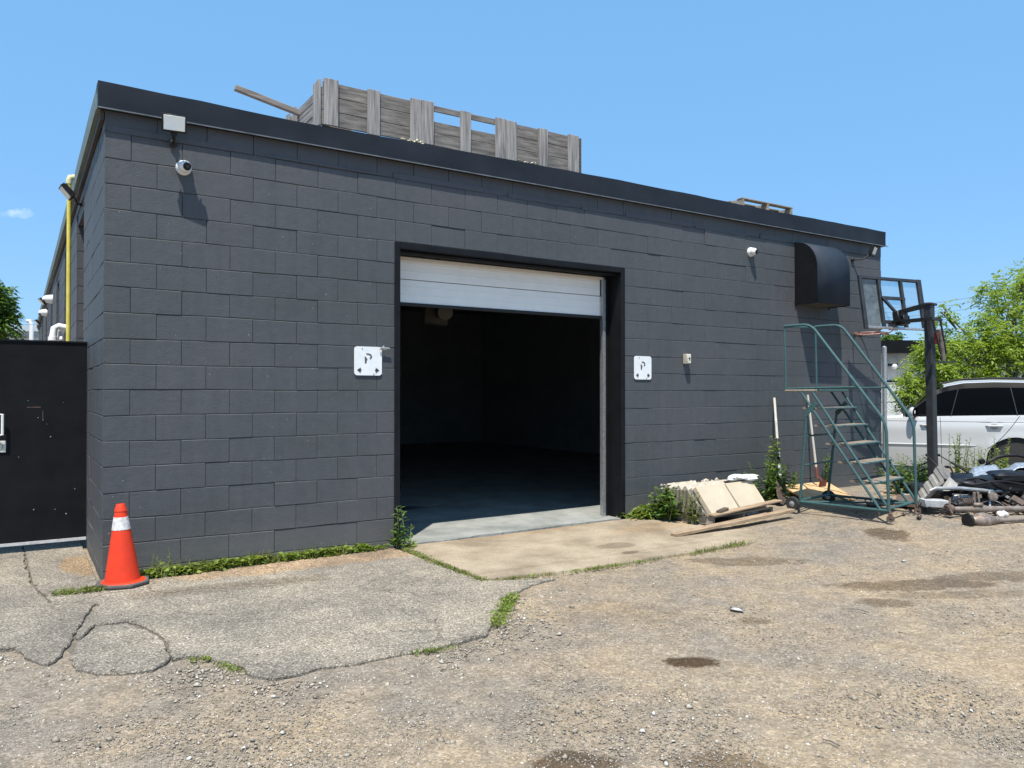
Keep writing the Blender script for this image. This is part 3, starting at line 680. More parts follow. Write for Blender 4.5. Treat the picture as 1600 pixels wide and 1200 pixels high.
# ------------------------------------------------------------------ loose gravel stones
def octas(P,S,name,m,seed=0,flat=.6,kind='stuff',parent=None):
    g=np.random.default_rng(seed); n=len(P)
    base=np.array([(1,0,0),(0,1,0),(-1,0,0),(0,-1,0),(0,0,1),(0,0,-.6)],dtype=float)
    base=np.repeat(base[None],n,0); base*=g.uniform(.6,1.25,(n,6,1)); base*=S[:,None,None]*np.stack([g.uniform(.7,1.4,n),g.uniform(.6,1.1,n),np.full(n,flat)*g.uniform(.7,1.3,n)],1)[:,None,:]
    a=g.uniform(0,2*np.pi,n); ca,sa=np.cos(a),np.sin(a); x=base[...,0]*ca[:,None]-base[...,1]*sa[:,None]; y=base[...,0]*sa[:,None]+base[...,1]*ca[:,None]
    tl=g.uniform(-.35,.35,n); z=base[...,2]+x*tl[:,None]
    V=np.stack([x,y,z],-1)+P[:,None,:]; f=np.array([(0,1,4),(1,2,4),(2,3,4),(3,0,4),(1,0,5),(2,1,5),(3,2,5),(0,3,5)])
    F=(f[None]+6*np.arange(n)[:,None,None]).reshape(-1,3)
    o=npmesh(name,V.reshape(-1,3),F,m,parent=parent); 
    if kind: o['kind']=kind
    return o
M_STONE,t,b,vec=newmat('crushed_stone_chips',.9,.2)
gg=N(t,'ShaderNodeNewGeometry')
c=ramp(t,[(0,(.15,.13,.105)),(.2,(.24,.21,.17)),(.5,(.30,.26,.205)),(.75,(.36,.32,.26)),(.93,(.48,.44,.37)),(1,(.66,.62,.56))],gg.outputs['Random Per Island'])
t.links.new(c,b.inputs['Base Color'])
def in_asph(x,y):
    return False
def pip(pts,poly):
    x,y=pts[:,0],pts[:,1]; n=len(poly); ins=np.zeros(len(pts),bool); j=n-1
    for i in range(n):
        xi,yi=poly[i][:2]; xj,yj=poly[j][:2]
        c_=((yi>y)!=(yj>y))&(x<(xj-xi)*(y-yi)/((yj-yi)+1e-12)+xi); ins^=c_; j=i
    return ins
gzv=np.vectorize(gz)
def scatter(n,seed,smin,smax,region=None,keep_all=False):
    g=np.random.default_rng(seed)
    px=g.uniform(-30,1630,n); py=620+ (1230-620)*g.random(n)**.75 if region is None else None
    P=[]
    for a,b_ in zip(px,py):
        if b_<735: continue
        p=onz(a,b_,.06)
        if p.y>8: continue
        P.append((p.x,p.y))
    P=np.array(P)
    bad=pip(P,mainp)|pip(P,leftp)|pip(P,roundp)|pip(P,apr)|((P[:,0]>-.05)&(P[:,1]>-.03)&(P[:,0]<10.5))
    if not keep_all: P=P[~bad]
    S=np.exp(g.normal(0,.42,len(P)))*smin; S=np.clip(S,smin*.5,smax)
    z=gzv(P[:,0],P[:,1])-.012+S*.15
    return np.column_stack([P,z]),S
P1,S1=scatter(76000,1,.0036,.011); P2,S2=scatter(1100,2,.009,.020)
# extra pale chips shed along the broken asphalt edge
g=np.random.default_rng(5); E=[]
edge=[G(-20,1015),G(40,1032),G(110,1046),G(200,1056),G(262,1046),G(300,1036),G(370,1046),G(400,1062),G(470,1060),G(600,1036),G(690,1020),G(768,995),G(790,965),G(812,935),G(860,915)]
for i in range(len(edge)-1):
    a=np.array(edge[i]);b_=np.array(edge[i+1]); n=int(np.linalg.norm(b_-a)*420)
    tt=g.random(n); q=a+(b_-a)*tt[:,None]; nr=np.array([(b_-a)[1],-(b_-a)[0]]); nr/=np.linalg.norm(nr)
    q=q+nr*np.abs(g.normal(0,.16,n))[:,None]; E.append(q)
E=np.concatenate(E); SE=np.clip(np.exp(g.normal(0,.4,len(E)))*.0075,.003,.022)
bad=pip(E,mainp)|pip(E,leftp)|pip(E,roundp); E=E[~bad]; SE=SE[~bad]
PE=np.column_stack([E,gzv(E[:,0],E[:,1])-.010+SE*.15])
octas(np.concatenate([P1,P2,PE]),np.concatenate([S1,S2,SE]),'gravel_stones',M_STONE,3)
# grit lying on asphalt and apron
g=np.random.default_rng(8); A=[]
for a,b_ in zip(g.uniform(-20,1200,5200),g.uniform(815,1060,5200)):
    p=onz(a,b_,.055); A.append((p.x,p.y))
A=np.array(A); k=(pip(A,mainp)|pip(A,leftp)|pip(A,roundp)); k2=pip(A,apr)
SA=np.clip(np.exp(g.normal(0,.4,len(A)))*.0034,.0015,.012)
k2&=g.random(len(A))<.35
PA=np.column_stack([A[k],gzv(A[k,0],A[k,1])+.016]); PB=np.column_stack([A[k2],gzv(A[k2,0],A[k2,1])+.019])
octas(np.concatenate([PA,PB]),np.concatenate([SA[k],SA[k2]]),'loose_grit',M_STONE,4)

# ------------------------------------------------------------------ plants
def leafmat(name,a,b_,tr=.35):
    m,t,bs,vec=newmat(name,.55,.35)
    gg=N(t,'ShaderNodeNewGeometry'); c=ramp(t,[(0,a),(1,b_)],gg.outputs['Random Per Island'])
    nn=noise(t,vec,6,3,.5); c=mixc(t,.5,c,ramp(t,[(.35,.7),(.65,1.3)],nn.outputs[0]),'MULTIPLY')
    t.links.new(c,bs.inputs['Base Color'])
    tl=N(t,'ShaderNodeBsdfTranslucent'); t.links.new(mixc(t,1,c,(1.25,1.25,.55),'MULTIPLY'),tl.inputs['Color'])
    mx=N(t,'ShaderNodeMixShader'); mx.inputs[0].default_value=tr; o_=t.nodes['Material Output']
    t.links.new(bs.outputs[0],mx.inputs[1]); t.links.new(tl.outputs[0],mx.inputs[2]); t.links.new(mx.outputs[0],o_.inputs['Surface'])
    return m
M_LEAF=leafmat('bright_tree_leaf',(.14,.22,.03),(.34,.44,.075),.45)
M_LEAFD=leafmat('mid_green_leaf',(.06,.12,.02),(.13,.22,.04),.3)
M_LEAFY=leafmat('yellow_green_leaf',(.12,.19,.03),(.26,.33,.06),.35)
M_GRASS=leafmat('dry_green_grass',(.10,.13,.03),(.27,.27,.10),.3)
M_BARK=mat('grey_bark',(.10,.085,.07),(.2,.175,.15),nscale=14,bump=.6,bscale=30)
M_STEM=mat('green_stem',(.12,.16,.05),(.2,.22,.08),nscale=20)
def leaves(P,Dv,L,W,fold=.25,seed=0):
    """P base (n,3), Dv unit dir (n,3); returns verts/faces of folded diamond leaves"""
    g=np.random.default_rng(seed); n=len(P)
    up=g.normal(0,.5,(n,3)); up[:,2]+=1; s_=np.cross(Dv,up); s_/=np.linalg.norm(s_,axis=1)[:,None]+1e-9
    nrm=np.cross(s_,Dv); L=L[:,None]; W=W[:,None]
    tip=P+Dv*L-np.array([0,0,1])*L*.12
    midp=P+Dv*L*.42
    a=midp+s_*W+nrm*W*fold; b_=midp-s_*W+nrm*W*fold
    V=np.stack([P,a,tip,b_],1).reshape(-1,3); F=np.arange(4*n).reshape(-1,4)
    return V,F
def sprays(centers,nleaf,L,seed,ll,lw,up=.2,spread=1.0):
    """compound drooping sprays of paired leaflets"""
    g=np.random.default_rng(seed); n=len(centers)
    d=g.normal(0,1,(n,3))*np.array([1,1,.55])*spread; d[:,2]+=up; d/=np.linalg.norm(d,axis=1)[:,None]
    Pl=[];Dl=[];Ll=[];Wl=[]
    side=np.cross(d,np.array([0,0,1.]))+1e-6; side/=np.linalg.norm(side,axis=1)[:,None]
    for k in range(nleaf):
        f=(k//2+1)/(nleaf//2+1); sg=1 if k%2 else -1
        if k==nleaf-1: sg=0; f=1
        p=centers+d*L*f; p[:,2]-=L*.35*f*f
        dd=d*.7+side*sg*.8+g.normal(0,.25,(n,3)); dd[:,2]-=.35; dd/=np.linalg.norm(dd,axis=1)[:,None]
        Pl.append(p);Dl.append(dd);Ll.append(ll*g.uniform(.7,1.25,n));Wl.append(lw*g.uniform(.7,1.25,n))
    return leaves(np.concatenate(Pl),np.concatenate(Dl),np.concatenate(Ll),np.concatenate(Wl),seed=seed)
def tree(name,label,base,lobes,nspray,m,seed,ll=.085,lw=.019,L=.32,group=None,trunk_r=.12,per=9):
    g=np.random.default_rng(seed); o=empty(name,label,'tree',base,group)
    base=Vector(base); C=[]; tot=sum(l[3]*l[4]*l[5] for l in lobes)**1.0
    tb=MB(); cen=Vector((sum(l[0] for l in lobes)/len(lobes),sum(l[1] for l in lobes)/len(lobes),sum(l[2] for l in lobes)/len(lobes)))
    fork=base.lerp(Vector((cen.x,cen.y,base.z+(cen.z-base.z)*.6)),.8)
    tb.tube([base,base.lerp(fork,.5)+Vector((.06,.03,0)),fork],[trunk_r,trunk_r*.8,trunk_r*.55],10)
    tb.build('trunk',M_BARK,o)
    lm=MB()
    for l in lobes:
        n=int(nspray*(l[3]*l[4]*l[5])**.67/sum((q[3]*q[4]*q[5])**.67 for q in lobes))
        # sub-clumps inside lobe, shell-biased
        k=max(4,n//14); d=g.normal(0,1,(k,3)); d/=np.linalg.norm(d,axis=1)[:,None]; rr=g.uniform(.45,1.0,k)**.7
        cc=d*rr[:,None]*np.array(l[3:6])+np.array(l[:3])
        pick=g.integers(0,k,n); pts=cc[pick]+g.normal(0,1,(n,3))*np.array(l[3:6])*.13
        C.append(pts)
        lc=Vector(l[:3]); lm.tube([fork,(fork+lc)/2+Vector((g.uniform(-.15,.15),g.uniform(-.15,.15),.1)),lc],[trunk_r*.4,trunk_r*.25,.012],6)
        for q in range(min(7,k)):
            e=Vector(cc[q]); lm.tube([lc.lerp(fork,.2),(lc+e)/2+Vector((0,0,.05)),e],[.016,.011,.005],5)
    lm.build('limbs',M_BARK,o)
    V,F=sprays(np.concatenate(C),per,L,seed,ll,lw)
    npmesh('crown',V,F,m,parent=o); return o
def lobe(px,py,d,rx,rz,ry=None):
    p=at(px,py,d); s_=d/FPX; return (p.x,p.y,p.z,rx*s_,(ry if ry else (rx+rz)/2)*s_,rz*s_)
def weed(label,base,h,ns,nl,ll,lw,m,seed,spread=.1,cat='weed',name='weed_plant',lean=(0,0),group=None,leafup=.2):
    g=np.random.default_rng(seed); base=Vector(base); o=empty(name,label,cat,base,group)
    sm=MB(); P=[];Dv=[];Ls=[];Ws=[]
    for s_ in range(ns):
        a=g.uniform(0,6.28); r_=g.uniform(0,spread); hh=h*g.uniform(.55,1.0) if s_ else h
        b0=base+Vector((math.cos(a)*r_*.4,math.sin(a)*r_*.4,0)); tp=base+Vector((math.cos(a)*r_*1.3+lean[0]*hh,math.sin(a)*r_*1.3+lean[1]*hh,hh))
        mid_=(b0+tp)/2+Vector((g.normal(0,.02),g.normal(0,.02),0)); sm.tube([b0,mid_,tp],[.005,.004,.002],5)
        for k in range(nl):
            f=.12+.88*(k+g.random()*.6)/nl; q=b0.lerp(mid_,f*2) if f<.5 else mid_.lerp(tp,f*2-1)
            th=k*2.4+g.uniform(-.4,.4); dv=np.array([math.cos(th),math.sin(th),leafup+g.normal(0,.25)]); dv/=np.linalg.norm(dv)
            P.append(q);Dv.append(dv);sc=1.15-.65*f; Ls.append(ll*sc*g.uniform(.8,1.2));Ws.append(lw*sc*g.uniform(.8,1.2))
    sm.build('stems',M_STEM,o)
    V,F=leaves(np.array([tuple(p) for p in P]),np.array(Dv),np.array(Ls),np.array(Ws),seed=seed); npmesh('leaves',V,F,m,parent=o); return o
def blades(pts,h,wd,seed,lean=.5):
    g=np.random.default_rng(seed); n=len(pts); a=g.uniform(0,6.28,n); hh=h*g.uniform(.4,1.2,n)
    d=np.stack([np.cos(a),np.sin(a),np.zeros(n)],1); s_=np.stack([-np.sin(a),np.cos(a),np.zeros(n)],1)*wd
    up=np.array([0,0,1.]); le=(g.uniform(0,lean,n)*hh)[:,None]
    p1=pts+up*hh[:,None]*.6+d*le*.4; p2=pts+up*hh[:,None]+d*le
    V=np.stack([pts-s_,pts+s_,p1+s_*.7,p1-s_*.7,p2+s_*.1,p2-s_*.1],1).reshape(-1,3)
    b0=6*np.arange(n)[:,None]; F=np.concatenate([b0+np.array([0,1,2,3]),b0+np.array([3,2,4,5])]); return V,F
def strip(path,n,sd,h,wd,seed,zoff=.0,leaf=0,ll=.04,lw=.012,m=None,name='grass_tufts',lm=None,clump=0):
    g=np.random.default_rng(seed); path=[np.array(p[:2],float) for p in path]; Ls=[np.linalg.norm(path[i+1]-path[i]) for i in range(len(path)-1)]; cum=np.cumsum([0]+Ls)
    def samp(k):
        u=g.uniform(0,cum[-1],k)
        if clump:
            cc=g.uniform(0,cum[-1],clump); u=cc[g.integers(0,clump,k)]+g.normal(0,.05,k); u=np.clip(u,0,cum[-1]-1e-4)
        i=np.clip(np.searchsorted(cum,u)-1,0,len(path)-2); f=(u-cum[i])/np.array(Ls)[i]
        A_=np.array(path); p=A_[i]+(A_[i+1]-A_[i])*f[:,None]+g.normal(0,sd,(k,2)); return np.column_stack([p,gzv(p[:,0],p[:,1])+zoff])
    pts=samp(n); V,F=blades(pts,h,wd,seed); mi=np.zeros(len(F))
    if leaf:
        q=samp(leaf); q[:,2]+=g.uniform(0,h*.6,leaf); a=g.uniform(0,6.28,leaf); dv=np.stack([np.cos(a),np.sin(a),g.uniform(-.1,.8,leaf)],1); dv/=np.linalg.norm(dv,axis=1)[:,None]
        V2,F2=leaves(q,dv,ll*g.uniform(.6,1.3,leaf),lw*g.uniform(.6,1.3,leaf),seed=seed); F=np.concatenate([F,F2+len(V)]); V=np.concatenate([V,V2]); mi=np.concatenate([mi,np.ones(len(F2))])
    return V,F,mi
def veg(name,parts):
    Vs=[];Fs=[];Ms=[];k=0
    for V,F,mi in parts: Vs.append(V);Fs.append(F+k);Ms.append(mi);k+=len(V)
    o=npmesh(name,np.concatenate(Vs),np.concatenate(Fs),[M_GRASS,M_LEAFY],midx=np.concatenate(Ms)); o['kind']='stuff'; return o
veg('grass_along_wall',[
 strip([(.32,-.06),(.9,-.07),(1.5,-.05),(2.3,-.06)],500,.03,.045,.0022,1,leaf=380,ll=.028,lw=.009,zoff=.015),
 strip([(.3,-.09),(.9,-.09)],500,.03,.10,.002,2,leaf=500,ll=.05,lw=.016,zoff=.01),
 strip([(.5,-.06),(2.3,-.05)],700,.02,.10,.002,22,leaf=1100,ll=.045,lw=.017,zoff=.01,clump=11),
 strip([(.5,-.07),(2.35,-.05)],800,.02,.06,.002,23,leaf=700,ll=.03,lw=.01,zoff=.01,clump=16),
 strip([(5.45,-.08),(5.95,-.2)],500,.08,.12,.003,3,leaf=1500,ll=.075,lw=.024,zoff=.01),
 strip([(-.32,-.30),(-.02,-.33)],300,.03,.05,.002,4,leaf=300,ll=.02,lw=.006,zoff=.012)])
veg('grass_at_slab_edges',[
 strip([(2.5,-.15),(2.47,-.8),(2.50,-1.60)],900,.022,.032,.0018,5,zoff=.01,leaf=420,ll=.022,lw=.007),
 strip([(2.52,-1.62),(3.3,-1.73),(4.4,-1.75),(5.5,-1.72)],700,.018,.032,.002,6,zoff=.0,clump=30,leaf=260,ll=.025,lw=.007),
 strip([(4.7,-1.74),(5.4,-1.70)],380,.03,.045,.002,7,zoff=.0,clump=9),
 strip([G(775,978),G(785,955),G(803,930)],500,.03,.035,.002,8,zoff=0,leaf=420,ll=.026,lw=.008),
 strip([G(300,1032),G(320,1030)],40,.012,.03,.002,9,zoff=0,leaf=40,ll=.018,lw=.007,clump=4),
 strip([G(340,1036),G(380,1050)],90,.015,.022,.002,10,zoff=0,leaf=50,ll=.02,lw=.006),
 strip([G(640,1022),G(720,1010)],90,.015,.03,.002,11,zoff=0,leaf=60,ll=.02,lw=.006,clump=4)])
weed('tall leafy weed standing at left foot of doorway',(2.44,-.10,.03),.42,3,22,.12,.016,M_LEAFD,31,spread=.05)
weed('small willowy weed on painted floor edge by left jamb',(2.56,-.16,.03),.24,3,12,.10,.011,M_LEAFY,32,spread=.07)
weed('low dandelion clump behind the traffic cone at wall foot',(.47,-.10,.03),.12,6,4,.11,.022,M_LEAFY,33,spread=.12)
weed('thin dark weed sprigs against wall just right of cone',(.36,-.05,.03),.24,5,7,.03,.008,M_LEAFD,34,spread=.10)
weed('broad pale leaf weed at right foot of doorway',(5.47,-.17,.06),.15,9,5,.17,.05,M_LEAFY,35,spread=.1)
weed('bushy weed climbing the left side of slab pallet',(5.60,-.45,.07),.40,20,14,.12,.032,M_LEAFD,36,spread=.18)
weed('ragged weed beside the stacked slabs with hanging heads',(5.66,-.75,.08),.36,10,14,.07,.014,M_GRASS,37,spread=.10)
weed('low broad leaved clump between doorway weed and slab pallet',(5.58,-.22,.06),.22,12,6,.14,.04,M_LEAFY,57,spread=.16)
weed('dense green weed bush around the shorter shovel',(7.42,-.42,.12),.56,30,26,.095,.024,M_LEAFD,38,spread=.30)
weed('tall weed stalk rising beside the shovel handle',(7.52,-.35,.12),.86,5,28,.12,.026,M_LEAFY,39,spread=.06,lean=(.02,0))
weed('weed tuft between the shovels at wall foot',(8.05,-.18,.15),.32,7,12,.075,.018,M_LEAFD,40,spread=.15)
weed('narrow vine like weed climbing wall behind the ladder',(8.95,-.08,.15),.52,4,26,.06,.022,M_LEAFD,41,spread=.06)
for i,(px,py,d,h,lab) in enumerate([(1405,775,10.2,.55,'leafy green bush at foot of building corner behind the ladder'),(1440,770,10.6,.5,'green bush between the ladder rail and scrap panel'),(1497,760,11.0,.80,'tall feathery shrub before the white car front door'),(1522,765,10.9,.60,'shorter feathery shrub just right of the tall one'),(1565,758,11.2,.72,'wispy shrub in front of the car rear wheel arch')]):
    p=at(px,py,d); p.z=gz(p.x,p.y); weed(lab,p,h,16 if i<2 else 12,20,  .075 if i<2 else .075,.022 if i<2 else .017,M_LEAFD if i<2 else M_LEAFY,50+i,spread=.28 if i<2 else .16,cat='shrub',name='shrub',leafup=.7 if i>1 else .2)

# ------------------------------------------------------------------ trees
L_=[lobe(1585,470,17,48,50),lobe(1660,450,17.5,60,70),lobe(1540,540,16.6,62,42),lobe(1485,545,16.3,32,48),lobe(1495,600,16.2,60,34),lobe(1600,590,17,85,50),lobe(1475,487,16.3,10,16),lobe(1600,428,17,22,16),lobe(1690,560,17.5,80,80),lobe(1570,520,16.6,45,45)]
b0=at(1570,760,17.2); tree('leafy_tree','large bright green compound leaved tree behind the white car',(b0.x,b0.y,0),L_,4600,M_LEAF,61)
L_=[lobe(1455,572,15.9,28,24),lobe(1420,612,15.7,15,24),lobe(1438,640,15.7,24,18),lobe(1455,546,15.9,20,10)]
b0=at(1440,760,16.3); tree('leafy_tree','drooping young tree with leaves hanging before white siding at building corner',(b0.x,b0.y,0),L_,620,M_LEAF,62,trunk_r=.05)
L_=[lobe(-25,485,34,40,34),lobe(-5,510,34,28,20),lobe(-60,500,34,50,60),lobe(2,455,34,8,10)]
b0=at(-30,620,34); tree('leafy_tree','green tree above the black gate at left edge',(b0.x,b0.y,0),L_,2600,M_LEAFD,63,ll=.2,lw=.05,L=.5)
L_=[lobe(1398,530,45,14,7),lobe(1372,536,45,14,7)]
b0=at(1398,620,45); tree('leafy_tree','tiny distant tree top above neighbouring black roof edge',(b0.x,b0.y,0),L_,260,M_LEAFD,64,ll=.2,lw=.06,L=.4)

# ------------------------------------------------------------------ black gate at left
o=empty('steel_gate','black steel sheet gate with white bottom rail left of the building','gate',(-.75,1.61,0))
M_GATE=mat('black_gate_paint',(.006,.0065,.008),(.010,.011,.013),rough=.6,nscale=4,bump=.15,bscale=3,spec=.15)
mb=MB(); mb.b2((-1.9,1.61,.14),(-.004,1.655,1.985)); mb.build('gate_panel',M_GATE,o,smooth=False)
mb=MB(); mb.b2((-1.9,1.60,1.985),(-.004,1.665,2.0)); mb.build('top_cap',M_GATE,o,smooth=False)
mb=MB(); mb.b2((-1.9,1.600,.112),(-.004,1.66,.138)); mb.build('bottom_rail',mat('pale_gate_rail',(.42,.42,.42),(.6,.6,.6),nscale=30),o,smooth=False)
mb=MB(); mb.tube([(-.72,1.61,1.315),(-.72,1.565,1.315),(-.675,1.56,1.315),(-.675,1.56,1.13),(-.72,1.565,1.13),(-.72,1.61,1.13)],.0125,8); mb.build('handle',M_WHITE,o)
mb=MB(); mb.b2((-.80,1.600,.97),(-.648,1.609,1.075)); pl=mb.build('door_plate',mat('pale_brass_plate',(.60,.60,.56),(.68,.68,.64),nscale=40,rough=.4),o,bev=.002)
mb=MB(); pts=[Vector((-.694+.022*math.cos(a)*.9,1.597,1.026+.026*math.sin(a))) for a in np.linspace(-2.2,2.2,14)]; mb.tube(pts,.0035,6); mb.build('engraved_letter',mat('gold_mark',(.42,.33,.14),rough=.4),pl)
r=random.Random(4); k=0
for (x,z) in [(-.48,1.44),(-.20,1.42),(-.40,1.28),(-.36,1.26),(-.33,1.22),(-.26,.42),(-.17,.37),(-.43,.43),(-.30,1.10),(-.55,.92),(-.10,.60)]:
    mb=MB(); s_=r.uniform(.003,.007); mb.lathe([(s_,0),(s_*.7,.003)],(x,1.6095,z),(0,-1,0),7); mb.build('paint_chip',M_GAL,o)
mb=MB(); mb.b2((-.49,1.6085,1.375),(-.38,1.6098,1.381)); mb.build('rust_scratch',M_RUST,o,smooth=False)
mb=MB(); mb.b2((-.365,1.6085,1.25),(-.361,1.6098,1.345)); mb.build('rust_scratch',M_RUST,o,smooth=False)

# ------------------------------------------------------------------ traffic cone
cx_,cy_=.125,-.215; cz_=gz(cx_,cy_)+.016
o=empty('traffic_cone','orange traffic cone with one white band at the building corner','traffic cone',(cx_,cy_,cz_))
M_OR=mat('orange_cone_plastic',(.60,.030,.006),(.82,.048,.006),rough=.55,nscale=9,contrast=1.2,bump=.1,bscale=20)
def cr(z): return .130-(.130-.034)*z/.61
tl=(-.028,0)
def conering(z0,z1,extra,n=8):
    return [(cr(z0+(z1-z0)*k/n)+extra,z0+(z1-z0)*k/n) for k in range(n+1)]
axd=Vector((-.030,0,1)).normalized()
mb=MB(); mb.lathe([(.165,.018),(.150,.030)]+conering(.035,.555,0)+[(cr(.56)+.004,.56),(cr(.59),.59),(.030,.610),(.026,.613),(.022,.57)],(cx_,cy_,cz_),axd,40); cb=mb.build('cone_body',M_OR,o)
mb=MB(); mb.lathe(conering(.420,.515,.0022),(cx_,cy_,cz_),axd,40); mb.build('reflective_band',mat('scuffed_white_band',(.50,.47,.44),(.76,.75,.73),rough=.5,nscale=40,contrast=.4),o)
mb=MB(); 
ring=[]
for k in range(8):
    a=R(22.5+45*k-8); ring.append((cx_+.195*math.cos(a),cy_+.195*math.sin(a)))
mb.prism(ring,cz_,cz_+.026); mb.build('rubber_base',mat('grey_rubber_base',(.06,.058,.055),(.11,.10,.095),rough=.9,nscale=20),o,bev=.008,bseg=2)

# ------------------------------------------------------------------ roof crate, plank, pallet
cy0=.14; XA,XB=ony(505,160,cy0).x,ony(904,240,cy0).x; zl,zh=4.000,4.408; dep=1.05
o=empty('wooden_crate','long weathered grey timber crate sitting on the roof edge','crate',(XA,cy0,3.9))
bh=(zh-zl)/3
X=lambda px:ony(px,200,cy0).x
def board(x0,x1,z0,z1,y=cy0,th=.02,m=None,name='side_board'):
    mb=MB(); mb.b2((x0,y,z0),(x1,y+th,z1)); return mb.build(name,m or M_GWH,o,smooth=False,bev=.002)
for i in range(3):
    z0=zl+i*bh+.0028; z1=zl+(i+1)*bh-.0028
    if i<2:
        board(XA,X(655),z0,z1); board(X(655),X(790),z0-.002,z1-(.024 if i==1 else .0)); board(X(790),XB,z0,z1)
    else:
        board(XA,X(655),z0,z1); board(X(655),X(790),z1-.055,z1+.002); board(X(790),XB,z0,z1)
    mb=MB(); mb.b2((XA,cy0+dep,z0),(XB,cy0+dep+.02,z1)); 
    if i<2: mb.build('rear_board',M_GWH,o,smooth=False)
for a,b_,e in [(505,528,.012),(573,593,.0),(640,658,.006),(658,677,.012),(718,735,-.006),(773,789,.006),(789,806,.0),(840,855,-.004),(886,903,.0)]:
    mb=MB(); mb.b2((X(a)+.002,cy0-.022,zl-.015+e),(X(b_)-.002,cy0-.001,zh+.012+e)); mb.build('cleat',M_GWV,o,smooth=False,bev=.003)
for xx,sg in ((XA,-1),(XB,1)):
    for i in range(3): mb=MB(); x_=xx-.02 if sg<0 else xx; mb.b2((x_,cy0+.01,zl+i*bh+.006),(x_+.02,cy0+dep,zl+(i+1)*bh-.006-(.05 if i==2 else 0)*(sg<0))); mb.build('end_board',M_GWY,o,smooth=False)
for (y0,w_) in ((cy0-.005,.10),(cy0+.115,.06),(cy0+.72,.09),(cy0+.95,.10)):
    mb=MB(); mb.b2((XA-.042,y0,zl-.01),(XA-.021,y0+w_,zh+(.01 if y0<.3 else -.02))); mb.build('end_cleat',M_GWV,o,smooth=False,bev=.003)
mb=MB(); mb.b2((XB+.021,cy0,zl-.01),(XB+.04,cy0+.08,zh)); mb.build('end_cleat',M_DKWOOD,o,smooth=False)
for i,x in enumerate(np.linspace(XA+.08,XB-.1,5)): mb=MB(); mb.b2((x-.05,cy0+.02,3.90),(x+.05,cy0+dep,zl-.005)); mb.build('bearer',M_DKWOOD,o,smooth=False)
mb=MB(); mb.b2((XA,cy0+.02,3.90),(XB,cy0+.05,zl-.002)); mb.build('underside_gap_strip',M_DKWOOD,o,smooth=False)  # dark strip added to close the shaded gap under the crate
M_FOAM=mat('torn_yellow_insulation',(.50,.45,.30),(.66,.62,.5),rough=.95,nscale=30,bump=1,bscale=60)
for a,b_ in ((620,655),(800,830)):
    xa,xb=X(a),X(b_); g=np.random.default_rng(a); n=26
    octas(np.column_stack([g.uniform(xa,xb,n),g.uniform(.02,.10,n),g.uniform(3.955,3.985,n)]),g.uniform(.015,.03,n),'insulation_scrap',M_FOAM,a,kind=None,parent=o)
a=ony(367,137,.8); b_=ony(458,173,.8); d=(b_-a)
o=empty('loose_timber','square grey timber sticking out past left end of roof crate','timber',a)
mb=MB(); mb.bar(a,a+d*2.1,.055,.05); mb.build('timber_length',wood('grey_timber',(.16,.13,.11),(.34,.29,.25),(3,30,30)),o,smooth=False,bev=.003)
def pallet(label,O,U,W_,L_,Hh,mt,cat='pallet',nb=6,mats=None,tilt=0):
    """O front-left corner, U along the front, depth perpendicular (left normal)"""
    O=Vector(O); U=Vector(U).normalized(); Vd=Vector((-U.y,U.x,0)); Z=Vector((0,0,1)); o=empty('wooden_pallet',label,cat,O)
    def bx(nm,u0,u1,v0,v1,z0,z1):
        mb=MB(); c_=O+U*(u0+u1)/2+Vd*(v0+v1)/2+Z*(z0+z1)/2; mb.box(c_,(u1-u0,v1-v0,z1-z0),ax=(U,Vd,Z)); mb.build(nm,mt,o,smooth=False,bev=.002)
    for k in range(3): u=.0+k*(W_-.04)/2; bx('stringer',u,u+.04,0.002,L_-.002,.018,Hh-.018)
    for k in range(nb):
        v=k*(L_-.09)/(nb-1); bx('deck_board',-.005,W_+.005,v,v+.09,Hh-.016,Hh)
        if k%2==0 or k==nb-1: bx('base_board',-.003,W_+.003,v,v+.09,0,.016)
    return o
p1=ony(1160,322,.08); p2=ony(1236,338,.08)
pallet('weathered pallet lying on the roof edge near the right corner',(p1.x-.02,.06,3.955),(1,0,0),p2.x-p1.x+.03,1.1,.125,M_PALLET)

# ------------------------------------------------------------------ pallet of slabs by the wall
pO=Vector((5.73,-.98,gz(5.8,-.9)+.004)); pU=Vector((1.0,.10,0)).normalized(); pV=Vector((-pU.y,pU.x,0))
pallet('low old pallet carrying pale slabs against the wall',pO,pU,1.13,.9,.115,M_PALLET)
M_SLAB=mat('cream_concrete_slab',(.47,.40,.29),(.54,.47,.355),rough=.85,nscale=4,bump=.1,bscale=60)
M_SLABE=mat('slab_rough_edge',(.38,.33,.26),(.55,.49,.40),rough=.95,nscale=20,bump=.5,bscale=40)
tb_=pO+Vector((0,0,.118))
lean=R(52)   # face leans back
ld=(pV*math.cos(lean)+Vector((0,0,math.sin(lean))))  # up along the slab
nn_=(pU.cross(ld)).normalized()
if nn_.z<0: nn_=-nn_
for i in range(6):
    for j in (0,1):
        if i>4 and j==1 and i%2: continue
        w_=.505; h_=.35-(.02 if i%3==1 else 0); th=.058
        c_=tb_+pU*(.04+w_/2+j*(w_+.012)+(.006*((i*7+j*3)%5-2)))+pV*(.055+i*(th+.005)/math.sin(lean))+ld*h_/2+nn_*0
        lab=('front left' if j==0 else 'front right')+' cream slab facing the yard on the pallet' if i==0 else 'cream slab stacked edgeways behind the front slabs on pallet'
        so_=empty('concrete_slab',lab,'slab',c_-ld*h_/2,'cream slabs stacked on the pallet')
        mb=MB(); mb.box(c_,(w_,th,h_),ax=(pU,nn_.cross(pU)*0+nn_,ld)); mb.build('slab_body',M_SLAB if i==0 else M_SLABE,so_,bev=.004)
g=np.random.default_rng(3); n=150
